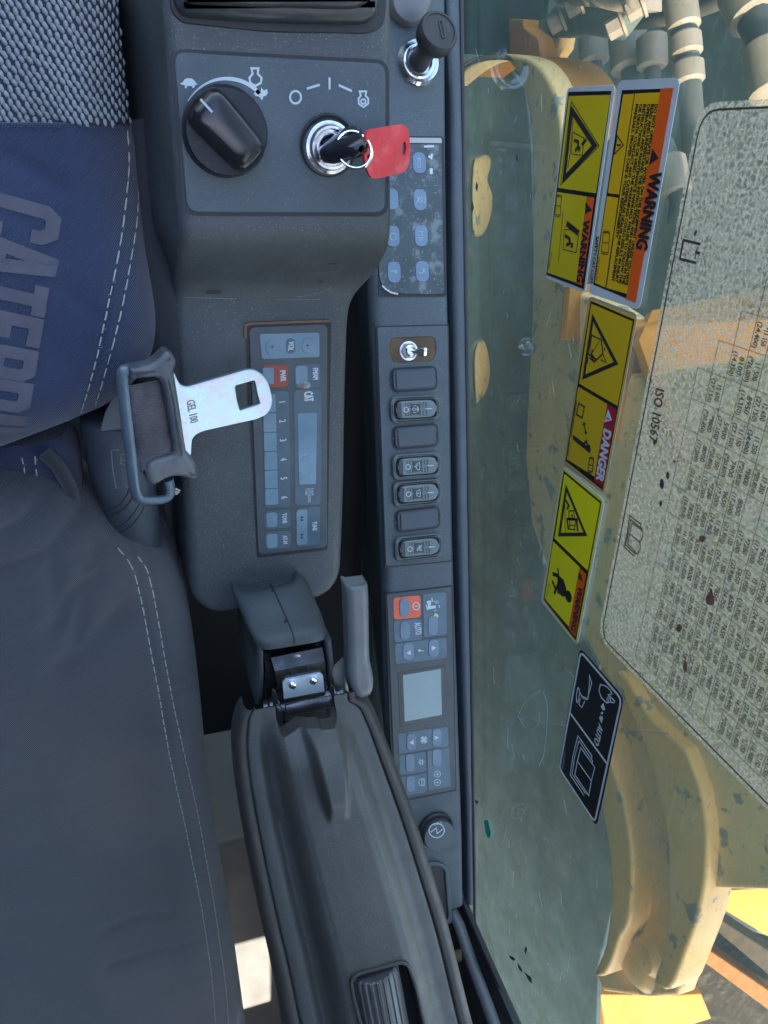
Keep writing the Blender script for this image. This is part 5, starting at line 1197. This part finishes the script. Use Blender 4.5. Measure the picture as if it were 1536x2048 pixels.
# subdivide long triangles so that the print follows the cloth
for f in fs:
    p = [vs[i] for i in f]
    for k in range(1, len(p) - 1):
        tri_ = [(p[0], p[k], p[k + 1])]
        for _ in range(2):
            nx = []
            for a, b, c in tri_: ab, bc, ca = (a + b) / 2, (b + c) / 2, (c + a) / 2; nx += [(a, ab, ca), (ab, b, bc), (ca, bc, c), (ab, bc, ca)]
            tri_ = nx
        for t in tri_: m2.add(t, [(0, 1, 2)])
drape(m2, bA, .0005); obj('printed_lettering', m2, LET, seat, flat=True)
# dark side piping beyond the cover
pp = [onz(u, v, ZB - .055) for u, v in spline([(262, 240), (282, 330), (292, 430), (306, 540), (322, 640), (326, 710), (300, 790), (240, 850)], 5)]
obj('side_piping', tube(pp, .011, 12, flat=1.6), F_SIDE, seat)
# lower flap of the backrest with two short seams
mbF = boxloft([(-60, 905, 130, 880, .575, .05, .02), (-60, 930, 150, 905, .575, .05, .02), (-60, 965, 160, 950, .570, .05, .02), (-60, 1010, 165, 1010, .560, .05, .02), (-60, 1060, 168, 1060, .545, .05, .02)], nt=16)
obj('lower_flap', mbF, F_BLUE, seat); bF = bvh(mbF)
obj('flap_edge', tube([onz(u, v, z) for u, v, z in ((88, 905, .577), (115, 930, .577), (138, 970, .573), (150, 1010, .566), (160, 1050, .556))], .0055, 10), F_SIDE, seat)
stitches(bF, [(44, 915), (50, 945), (60, 985)]); stitches(bF, [(70, 912), (73, 950), (80, 990)])
# cushion
E = spline([(-90, 950), (0, 966), (60, 976), (120, 1000), (180, 1045), (240, 1088), (300, 1118), (345, 1158), (375, 1220), (392, 1300), (405, 1400), (415, 1500), (425, 1620), (440, 1720), (455, 1830), (480, 1960), (502, 2120)], 6)
E = spline(E, 3); n = len(E); Sp = [(-260, 1050 + 1150 * max(0, (i / (n - 1) - .22) / .78) ** 1.05) for i in range(n)]
ZC = .60
s1_ = [(236, 1096), (262, 1130), (278, 1180), (290, 1240), (305, 1320), (320, 1400), (337, 1500), (352, 1570), (370, 1650), (388, 1740), (402, 1810), (416, 1900), (425, 1970), (432, 2060)]
s2_ = [(276, 1113), (294, 1140), (305, 1180), (320, 1260), (334, 1340), (347, 1410), (367, 1500), (383, 1570), (400, 1650), (416, 1740), (427, 1800), (440, 1890), (450, 1960), (458, 2060)]
crC = [(s1_, .0012, .0028), (s2_, .0012, .0028), ([(210, 1860), (250, 1844), (290, 1835), (340, 1838)], .0016, .005), ([(220, 1930), (300, 1912), (400, 1900), (452, 1888)], .0020, .005), ([(0, 1065), (40, 1050), (75, 1020)], .004, .006), ([(0, 1140), (90, 1110), (150, 1060)], .004, .007), ([(110, 1250), (130, 1200), (190, 1160)], .004, .008), ([(90, 1100), (110, 1180), (115, 1240)], .003, .007), ([(190, 1120), (160, 1190), (150, 1300)], .003, .008), ([(352, 1405), (385, 1412)], .002, .003), ([(375, 1515), (412, 1540)], .002, .003), ([(440, 1930), (465, 1950)], .003, .004), ([(240, 1230), (180, 1290), (120, 1330)], .003, .01)]
rowsC = cushion_rows(E, Sp, ZC, .030, .05, .045, 110, .0045, cr=crC)
mbC = grid(rowsC, flip=True); obj('seat_cushion', mbC, F_GREY, seat, ang=80); bC = bvh(mbC)
s1_ = [(236, 1096), (262, 1130), (278, 1180), (290, 1240), (305, 1320), (320, 1400), (337, 1500), (352, 1570), (370, 1650), (388, 1740), (402, 1810), (416, 1900), (425, 1970), (432, 2060)]
s2_ = [(276, 1113), (294, 1140), (305, 1180), (320, 1260), (334, 1340), (347, 1410), (367, 1500), (383, 1570), (400, 1650), (416, 1740), (427, 1800), (440, 1890), (450, 1960), (458, 2060)]
stitches(bC, s1_); stitches(bC, s2_)

# ---- belt retractor box beside the seat
RTR = plastic('retractor plastic', (.042, .052, .066), .42, dust=.2)
rt = empty('belt_retractor', onz(240, 1000, .45), 'dark moulded plastic seat belt retractor cover with curved ribs, between backrest and console', 'seat belt retractor')
rst = [(205, 832, 262, 824, .560, .06, .012), (185, 842, 285, 836, .580, .08, .018), (158, 862, 298, 866, .590, .09, .022), (166, 920, 306, 925, .590, .09, .024), (182, 985, 314, 990, .588, .09, .026), (205, 1040, 322, 1050, .582, .09, .028), (222, 1085, 326, 1100, .574, .09, .026), (236, 1130, 329, 1138, .566, .09, .022), (250, 1150, 326, 1152, .55, .08, .018)]
mbR = boxloft(spl(rst, 5), nt=12); obj('cover', mbR, RTR, rt, ang=70); bR = bvh(mbR)
C9 = crop(0, 900, 2.954)
mb = MB()
for pts in ([(630, 355), (700, 330), (750, 270), (765, 225)], [(640, 390), (730, 350), (790, 270), (800, 230)], [(650, 480), (740, 430), (800, 360), (835, 300)], [(640, 510), (760, 460), (830, 380), (850, 330)]):
    P = [camhit(bR, *q) for q in C9(*spline(pts, 4))]; P = [p + Z * .0001 for p in P if p]
    if len(P) > 2: tube(P, .0008, 6, mb=mb)
obj('rib_lines', mb, M('deep rib shade', (.028, .035, .045), .5), rt)
mb = MB()
P = [camhit(bR, *q) for q in C9((700, 0), (655, 0), (665, 110), (685, 225), (770, 215))]; P = [p for p in P if p]
if len(P) > 2: tube(P, .0006, 5, mb=mb)
for pts in ([(745, 20), (715, 30), (712, 80), (740, 90)], [(720, 60), (750, 60)], [(745, 100), (755, 140)]):
    P = [camhit(bR, *q) for q in C9(*pts)]; P = [p for p in P if p]
    if len(P) > 1: tube(P, .0005, 5, mb=mb)
obj('embossed_frame', mb, M('embossed edge', (.12, .14, .16), .45), rt)

# ---- belt tongue
Cb = crop(220, 680, 4.267)
FB = frame3((262, 900, .642), (530, 800, .622), (300, 740, .642))
bt = empty('seat_belt_tongue', FB, 'bright metal seat belt tongue with square slot and scuffed black sleeve, lying over the radio', 'seat belt')
tgp = Cb((500, 262), (545, 270), (575, 335), (605, 385), (660, 402), (720, 385), (1170, 252), (1230, 250), (1300, 290), (1345, 345), (1375, 430), (1392, 520), (1375, 590), (1335, 640), (1255, 678), (800, 780), (735, 808), (702, 850), (695, 990), (650, 1000), (600, 900))
hole = L2(FB, Cb((1070, 392), (1232, 346), (1246, 400), (1258, 470), (1282, 548), (1112, 602), (1085, 500)), .003)
tl_ = L2(FB, tgp, .003)
obj('metal_tongue', slab(FB, [rnd(tl_, .002, 3), rnd(hole, .001, 2)], 0, .0028, .0007), STEEL, bt)
mb = MB(); text(FB, 'GEL 100', Cb((652, 520))[0], Cb((690, 715))[0], .0058, h=.0030, mb=mb, bold=.00012)
obj('stamped_lettering', mb, M('stamp shade', (.14, .17, .20), .45, .9), bt)
SLV = M('scuffed sleeve plastic', (.048, .055, .064), .40, bump=(350, .3), var=(35, .2), stain=[(45, .5, .75, (.16, .15, .15), .5)])
cv = L2(FB, Cb((165, 240), (250, 232), (330, 212), (400, 170), (450, 120), (492, 90), (530, 108), (558, 160), (560, 215), (540, 260), (565, 400), (600, 620), (630, 830), (650, 950), (700, 1000), (735, 1060), (745, 1140), (730, 1185), (680, 1180), (600, 1160), (530, 1160), (460, 1185), (400, 1225), (350, 1232), (315, 1195), (305, 1120), (330, 1060), (390, 1020), (470, 998), (530, 985), (552, 955), (545, 900), (505, 700), (470, 500), (440, 370), (415, 325), (370, 315), (240, 325), (172, 345)), .006)
obj('sleeve', slab(FB, [rnd(cv, .0012, 2)], -.004, .0085, .0034, 5), SLV, bt, ang=50)
lp = [Vector(FB.w(*q, .001)) for q in spline(Cb((170, 262), (120, 262), (104, 320), (118, 480), (150, 760), (185, 1060), (212, 1270), (250, 1350), (330, 1368), (440, 1362), (500, 1335), (515, 1280), (500, 1190)), 5)]
obj('wire_frame', tube(lp, .0040, 12, flat=.75), M('blue grey coated frame', (.085, .115, .14), .42, .3, bump=(300, .2), var=(40, .15)), bt)
rows = []
for i in range(180):
    t = i / 179; a = Vector((130 + 130 * t, 395 + 740 * t)); b = Vector((436 + 112 * min(1, t * 1.12), 335 + 640 * min(1, t * 1.12))) if t < .86 else Vector((548 - 200 * (t - .86) / .14, 955 + 115 * (t - .86) / .14)); row = []
    for k in range(15):
        q = k / 14; u, v = Cb(tuple(a + (b - a) * q))[0]; hz = .0035 * math.sin(math.pi * q) ** .6 + .0010 * mnoise.noise(Vector((q * 3, t * 7, 0))) + .00028 * math.sin(t * 180 * 1.35) - .001
        row.append(FB.w(u, v, hz + .002))
    rows.append(row)
obj('webbing', grid(rows, flip=True), M('brown grey webbing', (.062, .054, .060), .8, bump=(900, .4), var=(40, .25), stain=[(30, .55, .75, (.20, .18, .18), .5)]), bt, ang=180)
mb = MB(); lo_ = FB.w(*Cb((560, 1290))[0], -.002); random.seed(7)
for k in range(7): a = random.uniform(0, 6.28); tube([lo_ + Vector((random.uniform(-.002, .003), random.uniform(-.002, .002), 0)), lo_ + Vector((math.cos(a) * .003, math.sin(a) * .003, .002)), lo_ + Vector((math.cos(a + 1.3) * .004, math.sin(a + 1.3) * .002, .001))], .0005, 5, mb=mb)
obj('frayed_thread', mb, M('pale frayed thread', (.5, .48, .42), .6), bt)
obj('webbing_tail', boxloft([(228, 790, 262, 786, .600, .003, .001), (210, 826, 268, 822, .598, .003, .001), (200, 862, 270, 856, .597, .003, .001)], nt=4), M('grey webbing', (.12, .125, .13), .8, bump=(900, .4)), bt)

# ================================================================== CAB SHELL, FLOOR
FLO = M('cab floor mat', (.035, .036, .036), .8, bump=(200, .4), var=(10, .2))
obj('cab_floor', slab(F0, [[(-1.3, -2.0), (XW + .02, -2.0), (XW + .02, 1.3), (-1.3, 1.3)]], -.04, 0), FLO, None, kind='structure')
BEI = M('beige painted ledge', (.12, .117, .105), .6, bump=(400, .3), var=(12, .08), stain=[(14, .5, .75, (.09, .08, .065), .4)])
LZ = .30
lp_ = onz(505, 1925, LZ)
obj('rear_ledge', slab(F0, [[(lp_.x - .6, lp_.y - .5), (XW - .07, lp_.y - .5), (XW - .07, lp_.y + .30), (lp_.x - .6, lp_.y + .30)]], .02, LZ, .01), BEI, None, kind='structure')
SHELL = M('cab lining', (.20, .21, .22), .7, var=(8, .1))
cab = empty('cab_shell', Vector((-.4, -1.6, 0)), 'grey lined cab roof, rear wall and posts around the operator space', 'cab')
yb_ = lp_.y - .50
RZ = 1.85
obj('roof_panel', slab(F0, [[(-1.15, yb_), (XW + .12, yb_), (XW + .12, 1.1), (-1.15, 1.1)], [(-.62, -.25), (.31, -.25), (.31, 1.05), (-.62, 1.05)]], RZ, RZ + .05), SHELL, cab)
tt = (yb_ - lp_.y) / SUND.y; wc = lp_ + SUND * tt
pw = (.09, .13)
FRW = Frame((0, yb_, 0), -X, Z)
wz0 = LZ + (wc.z - LZ) - .10; q1, q2 = onz(505, 1848, LZ), onz(520, 2008, LZ)
zt_ = LZ + SUND.z / SUND.y * (yb_ - q1.y); zb_ = LZ + SUND.z / SUND.y * (yb_ - q2.y); lo_z, hi_z = sorted((zt_, zb_))
obj('rear_wall', slab(FRW, [[(-XW - .12, 0), (1.15, 0), (1.15, RZ - .002), (-XW - .12, RZ - .002)], [(-wc.x - .030, lo_z), (-wc.x + .075, lo_z), (-wc.x + .075, hi_z), (-wc.x - .030, hi_z)]], -.04, 0), SHELL, cab)
obj('left_wall', slab(F0, [[(-1.20, yb_), (-1.152, yb_), (-1.152, 1.1), (-1.20, 1.1)]], 0, RZ), M('dark lining', (.05, .05, .055), .8), cab)
obj('reflection_blocker', slab(F0, [[(.165, -1.70), (.185, -1.70), (.185, -.90), (.165, -.90)]], .0, .60, .003), P_DARK, cab)  # added panel that blocks the glass reflection of the sunlit ledge
obj('corner_post', slab(F0, [[(XW + .02, yb_ + .001), (XW + .10, yb_ + .001), (XW + .10, yb_ + .12), (XW + .02, yb_ + .12)]], 0, RZ - .002, .01), SHELL, cab)
# pipe and dark trough at the lower right of the side console
obj('grey_conduit', tube([onz(u, v, z) for u, v, z in ((903, 1822, .575), (918, 1850, .590), (945, 1930, .632), (975, 2010, .680), (1012, 2110, .728))], .0070, 14), M('conduit grey', (.12, .13, .14), .45, bump=(300, .2)), None, 'grey round conduit running beside the armrest below the window', 'pipe')
obj('trim_strip', tube([onz(u, v, z) for u, v, z in ((925, 1795, .575), (948, 1850, .605), (983, 1930, .650), (1028, 2030, .700), (1060, 2100, .735))], .0040, 8), P_RUB, None, 'black rubber strip along the lower window edge', 'seal')
obj('lower_trim', slab(FW, [L2(FW, [(922, 1785), (950, 1850), (985, 1930), (1030, 2030), (1070, 2130), (880, 2300), (880, 1800)])], .001, .006, .001), M('dark teal trim', (.020, .027, .030), .5, var=(20, .2)), win)
obj('gap_shade_sheet', slab(F0, [[(-.20, -1.2), (XW - .01, -1.2), (XW - .01, .9), (-.20, .9)]], .04, .06), M('gap shade black', (.004, .004, .005), .9), col)  # dark sheet added to blacken the gap beside the console, shade by colour
obj('tray_body', slab(FC, [L2(FC, [(838, 1700), (930, 1700), (990, 2100), (860, 2100)])], -.25, -.030), P_DARK, col)

# ================================================================== OUTSIDE
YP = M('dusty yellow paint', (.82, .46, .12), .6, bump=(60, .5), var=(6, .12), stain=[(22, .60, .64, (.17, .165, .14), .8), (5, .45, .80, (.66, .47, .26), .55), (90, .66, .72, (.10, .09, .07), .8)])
YPL = M('yellow paint lit copy', (.90, .60, .25), .65, bump=(60, .5), var=(6, .12), stain=[(20, .57, .61, (.26, .27, .25), .85), (40, .60, .64, (.30, .24, .15), .6)])  # paler copy of the boom yellow, raised to replace light the plate lacks
YP2 = M('yellow paint sun copy', (.44, .165, .012), .6, spec=.15, bump=(60, .4), var=(6, .15), stain=[(26, .60, .70, (.30, .25, .15), .7)])  # copy of the boom yellow for sunlit parts, golden sun put into the colour
GP = M('dusty grey steel', (.088, .122, .110), .8, bump=(40, .6), var=(10, .3), stain=[(30, .5, .7, (.21, .20, .15), .6), (9, .42, .62, (.055, .068, .055), .6)])
DG = M('shade dark deck', (.002, .006, .0055), .9, bump=(40, .4), var=(6, .35), spec=0.)  # near black so sun on the deck vanishes; its shade lies in the colour
HOS = M('dusty hose', (.045, .045, .038), .7, bump=(150, .4), var=(14, .3), stain=[(20, .5, .7, (.12, .10, .08), .7)])
FO = Frame((XW + .28, 0, 0), -Y, Z)
boom = empty('excavator_boom', FO.at(1120, 900), 'dusty chipped yellow boom structure standing outside the window', 'boom')
def oplate(px, x, th, mat, name, parent, bev=.006, holes=(), label=None, cat=None, r=0.):
    F = Frame((x, 0, 0), -Y, Z); lo = L2(F, px); 
    if r: lo = rnd(lo, r)
    return obj(name, slab(F, [lo] + [L2(F, h) for h in holes], -th, 0, bev), mat, parent, label, cat)
arch = spline([(900, 150), (935, 122), (970, 110), (1003, 107), (1040, 112), (1066, 122), (1086, 142), (1102, 170), (1114, 205), (1122, 255), (1126, 330), (1127, 450), (1128, 574)], 3)
inner = spline([(1064, 560), (1064, 372), (1062, 265), (1054, 212), (1042, 168), (1024, 134), (1003, 118), (970, 122), (935, 140), (900, 170)], 3)
low = [(1128, 574), (1190, 600), (1250, 640), (1262, 760), (1330, 740), (1600, 700), (1640, 1100), (1640, 1785), (1430, 1778), (1424, 1640), (1400, 1530), (1330, 1460), (1300, 1440), (1240, 1400), (1200, 1330), (1153, 1246), (1110, 1170), (1088, 1120), (1062, 1048), (1050, 920), (1052, 850), (1062, 650)]
oplate(arch + low[1:] + inner, XW + .28, .035, YPL, 'side_plate', boom)
def lean(px, a, b, c, th, name):
    A_, B_, C_ = onx(*a), onx(*b), onx(*c); F = Frame(A_, B_ - A_, C_ - A_)
    if F.n.x > 0: F = Frame(A_, B_ - A_, A_ - C_)
    return obj(name, slab(F, [L2(F, px)], -th, 0, .003), YP2, boom)
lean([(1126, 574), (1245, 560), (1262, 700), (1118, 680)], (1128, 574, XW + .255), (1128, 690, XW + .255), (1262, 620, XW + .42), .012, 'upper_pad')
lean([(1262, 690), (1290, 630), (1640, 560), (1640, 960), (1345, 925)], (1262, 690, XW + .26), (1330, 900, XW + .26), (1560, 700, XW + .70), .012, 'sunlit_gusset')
# arch flange: a curved strip turning away behind the plate, its top catching the sun
rows = []
for (u, v) in arch[:-8]:
    p = Frame((XW + .285, 0, 0), -Y, Z).w(u, v); rows.append([p, p + X * .03, p + X * .07, p + X * .11])
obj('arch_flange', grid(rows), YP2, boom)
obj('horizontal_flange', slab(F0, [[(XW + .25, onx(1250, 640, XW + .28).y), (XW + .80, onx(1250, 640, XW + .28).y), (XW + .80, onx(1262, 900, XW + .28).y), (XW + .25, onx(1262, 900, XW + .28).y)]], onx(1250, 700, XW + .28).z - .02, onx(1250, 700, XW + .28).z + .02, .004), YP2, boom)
# lower casting: stepped bands
C8 = crop(900, 1300, 2.415)
cast = C8((760, 20), (830, 120), (900, 330), (1000, 420), (1140, 490), (1190, 620), (1250, 640), (1268, 820), (1268, 1000), (1252, 1150), (1222, 1290), (1160, 1480), (1095, 1670), (960, 1680), (740, 1650), (700, 1560), (760, 1400), (775, 1200), (770, 1000), (740, 800), (700, 500), (660, 200))
oplate(cast, XW + .30, .03, YP, 'casting_web', boom)
ob = C8((800, 100), (860, 150), (960, 320), (1100, 450), (1140, 490), (1190, 620), (1215, 700), (1240, 860), (1240, 1000), (1225, 1150), (1190, 1310), (1130, 1480), (1060, 1640), (985, 1600), (1020, 1480), (1045, 1300), (1050, 1100), (1045, 900), (1012, 720), (965, 530), (905, 380), (840, 230))
oplate(spline(ob, 3, True), XW + .262, .045, YP, 'outer_rib', boom, .005)
ib = C8((690, 300), (760, 500), (800, 620), (850, 800), (878, 1000), (872, 1200), (860, 1320), (815, 1400), (790, 1480), (745, 1570), (700, 1560), (750, 1420), (775, 1200), (770, 1000), (738, 800), (700, 600), (650, 400))
oplate(spline(ib, 3, True), XW + .262, .045, YP, 'inner_rib', boom, .005)
for k, (x, y, r_) in enumerate(((850, 1440, 40), (900, 1500, 55), (960, 1470, 40))):
    p = Frame((XW + .30, 0, 0), -Y, Z).w(*C8((x, y))[0]); obj('weld_boss', lathe(p + X * .012, -X, [(.045 * r_ / 50, 0), (.042 * r_ / 50, .012), (.03 * r_ / 50, .024), (.01, .027)], 20), YP, boom)
# sunlit deck plate at the bottom and brown bars at its right
dp = [onz(u, v, -.02) for u, v in C8((725, 1665), (1090, 1668), (1215, 1662), (1262, 1780), (900, 1900), (760, 1900))]
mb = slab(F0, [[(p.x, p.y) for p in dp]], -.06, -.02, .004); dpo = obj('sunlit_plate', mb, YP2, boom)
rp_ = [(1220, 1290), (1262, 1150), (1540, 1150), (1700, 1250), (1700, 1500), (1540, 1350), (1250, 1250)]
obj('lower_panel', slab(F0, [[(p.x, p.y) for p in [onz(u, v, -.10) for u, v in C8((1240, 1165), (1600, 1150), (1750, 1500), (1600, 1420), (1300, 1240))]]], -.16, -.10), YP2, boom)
BRM = M('brown timber bar', (.045, .030, .016), .9, spec=.1, bump=(60, .6), var=(12, .3))
BRO = M('orange painted bar', (.20, .065, .004), .7, spec=.15, bump=(60, .4), var=(12, .2))
for i, (pts, mt_2, nm, lab) in enumerate(((((1250, 1265), (1600, 1490), (1600, 1620), (1255, 1330)), BRM, 'frame_bar', 'dark brown machine bar under the yellow panel, upper of the slanting pair'), (((1180, 1400), (1620, 1700), (1620, 1800), (1160, 1460)), BRO, 'frame_bar', 'orange yellow machine bar slanting across the bottom right corner'))):
    P = [onz(u, v, -.22) for u, v in C8(*pts)]; obj(nm, slab(F0, [[(p.x, p.y) for p in P]], -.30, -.22, .006), mt_2, None, lab, 'bar')
bar2 = [onz(u, v, -.34) for u, v in C8((1100, 1500), (1180, 1330), (1800, 1500), (1900, 2400), (1100, 2300))]
obj('deck_frame', slab(F0, [[(p.x, p.y) for p in bar2]], -.40, -.34, .006), M('dirty dark deck', (.022, .015, .008), .9, spec=.1, bump=(40, .6), var=(10, .4), stain=[(24, .5, .7, (.08, .065, .045), .7)]), None, 'grey brown steel deck panel in the bottom right corner', 'deck')
obj('sun_blocker', slab(F0, [[(XW + .20, -3.1), (XW + .71, -3.1), (XW + .71, -1.40), (XW + .20, -1.40)]], 2.0, 2.4, .03), YP, boom)  # unseen slab added overhead to keep the sun off the casting
# bracket, flange and bolts at the top
br = oplate(C7((283, 90), (352, 92), (352, 130), (420, 180), (440, 260), (440, 330), (400, 300), (285, 268)), XW + .34, .03, YP2, 'yellow_bracket', None, .003, label='yellow bracket plate rising above the arched boom end', cat='bracket')
oplate(C7((440, 200), (530, 160), (520, 230), (480, 290), (442, 325)), XW + .38, .03, YP, 'bracket_ear', None, .01, label='rounded dusty yellow ear just right of the bracket plate', cat='bracket')
fl = empty('bolted_flange', Frame((XW + .34, 0, 0), -Y, Z).at(1180, 30), 'dusty pinkish steel flange held by four hex head bolts at the top edge', 'flange')
PK = M('dusty pink steel', (.22, .17, .13), .7, bump=(120, .5), var=(20, .2))
oplate(C7((495, -80), (865, -80), (868, 42), (780, 55), (640, 28), (500, 20)), XW + .33, .05, PK, 'flange_plate', fl, .008)
oplate(C7((500, 20), (640, 28), (780, 55), (868, 42), (760, 190), (640, 165), (400, 190), (420, 110)), XW + .37, .03, GP, 'lower_body', fl, .008)
for (x, y) in ((530, 70), (815, 85), (450, 150), (725, 175)):
    p = Frame((XW + .33, 0, 0), -Y, Z).w(*C7((x, y))[0]); d = Vector((-.5, -.35, -.35)).normalized(); Fb = Frame(p - d * .03, d.orthogonal(), d.cross(d.orthogonal()))
    if Fb.n.dot(d) < 0: Fb = Frame(Fb.o, Fb.ex, -Fb.ey)
    b_ = obj('bolt', slab(Fb, [circ(0, 0, .0135, 6)], 0, .020, .002), PK, fl); obj('washer', lathe(p - d * .034, d, [(.018, 0), (.018, .004), (.015, .005)], 20), PK, b_)
# hoses and fittings
def hose(pts, x, r, label, fit=()):
    P = [onx(*C7(p)[0], x) for p in spline(pts, 4)]; t = empty('hydraulic_hose', P[0], label, 'hose', 'hydraulic hoses outside the window'); obj('tube', tube(P, r, 14), HOS, t)
    for (q, rr, ln) in fit:
        a = onx(*C7(q)[0], x); i = min(range(len(P)), key=lambda k: (P[k] - a).length); d = (P[min(i + 1, len(P) - 1)] - P[max(i - 1, 0)]).normalized()
        obj('fitting', lathe(P[i] - d * ln / 2, d, [(rr * .8, 0), (rr, .004), (rr, ln - .004), (rr * .8, ln)], 18), M('pale dusty fitting', (.20, .16, .115), .6, bump=(150, .4), var=(30, .2)), t)
    return t
XH = XW + .42
hose([(1100, -60), (1120, 60), (1140, 220), (1155, 400), (1170, 600), (1180, 800)], XH, .016, 'thick dusty hose running down between flange and chart with three pale fittings', [((1122, 75), .022, .05), ((1140, 235), .021, .03), ((1150, 370), .021, .03)])
hose([(1400, -60), (1430, 20), (1500, 150), (1540, 300), (1560, 420)], XH - .06, .019, 'thick hose in the top right corner beyond the chart', [((1425, 15), .025, .05), ((1535, 350), .026, .06)])
hose([(820, 110), (1000, 90), (1200, 40), (1400, -40)], XH + .05, .012, 'thin hose slanting up to the right behind the flange')
hose([(860, 220), (880, 400), (900, 520), (915, 700)], XH + .1, .017, 'middle hose with a wide pale collar under the flange bolts', [((870, 240), .032, .06)])
hose([(690, 200), (700, 300), (720, 460), (715, 640)], XH + .1, .013, 'left hose descending beside the yellow ear', [((705, 225), .026, .05)])
hose([(975, 220), (980, 400), (1000, 620)], XH + .1, .013, 'hose with a small pale collar between the wide collar and the long hose', [((978, 240), .025, .05)])
hose([(1030, 700), (1060, 780), (1080, 880), (1110, 960), (1100, 1080)], XH - .10, .013, 'wrinkled pale sleeve of a hose showing between the tall sticker and the chart', [((1070, 860), .020, .05)])
random.seed(11)
# grey rear structures and ground
WH = [spline(C7((88, 800), (125, 758), (160, 748), (190, 762), (192, 805), (178, 870), (203, 950), (192, 1050), (160, 1125), (115, 1145), (85, 1100)), 4, True), spline([(940, 704), (960, 680), (972, 694), (979, 735), (974, 776), (958, 800), (943, 806)], 4, True)]
oplate([(880, 105), (1000, 112), (1050, 180), (1062, 300), (1085, 1130), (1140, 1230), (1196, 1330), (1225, 1600), (1228, 1800), (1196, 1930), (1190, 2150), (880, 2200)], XW + .50, .010, GP, 'grey_web_plate', None, .003, WH, label='dusty grey steel web plate with pale oval openings inside the yellow arch', cat='steel plate')
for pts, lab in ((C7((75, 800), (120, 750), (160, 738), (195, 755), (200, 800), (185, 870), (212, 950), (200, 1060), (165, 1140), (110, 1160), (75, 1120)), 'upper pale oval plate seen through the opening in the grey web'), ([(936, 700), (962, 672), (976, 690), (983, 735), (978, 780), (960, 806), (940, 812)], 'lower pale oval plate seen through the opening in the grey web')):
    oplate(spline(pts, 4, True), XW + .515, .02, YPL, 'oval_boss', None, .006, label=lab, cat='boss')
mach = oplate([(880, -700), (1800, -700), (1900, 1200), (1300, 1200), (1060, 620), (880, 500)], XW + .80, .05, GP, 'machine_housing', None, label='dusty grey green machine housing behind the hoses', cat='machine housing')
obj('side_deck', slab(F0, [[(XW + .01, -9), (XW + 2.2, -9), (XW + 2.2, 1.8), (XW + .01, 1.8)]], -1.04, -1.0), DG, None, 'side deck of the machine below the window, shade painted into its dark green', 'deck')
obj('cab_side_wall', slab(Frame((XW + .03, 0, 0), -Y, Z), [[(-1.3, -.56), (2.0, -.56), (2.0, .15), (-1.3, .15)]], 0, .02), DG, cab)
GR = M('dusty ground', (.11, .095, .07), .9, bump=(8, .6), var=(2, .25))
obj('ground', slab(F0, [[(-60, -60), (60, -60), (60, 60), (-60, 60)]], -1.4, -1.3), GR, None, kind='structure')
for k in [m_ for m_ in bpy.data.meshes if m_.users == 0]: bpy.data.meshes.remove(k)
for o in list(S.objects):
    if '_m' in o: del o['_m']
    if o.type == 'MESH' and (o.name.startswith('Cube') or o.name.startswith('t.')): print('odd', o.name)
print('objects', len(S.objects), 'tris', sum(len(o.data.polygons) for o in S.objects if o.type == 'MESH'))
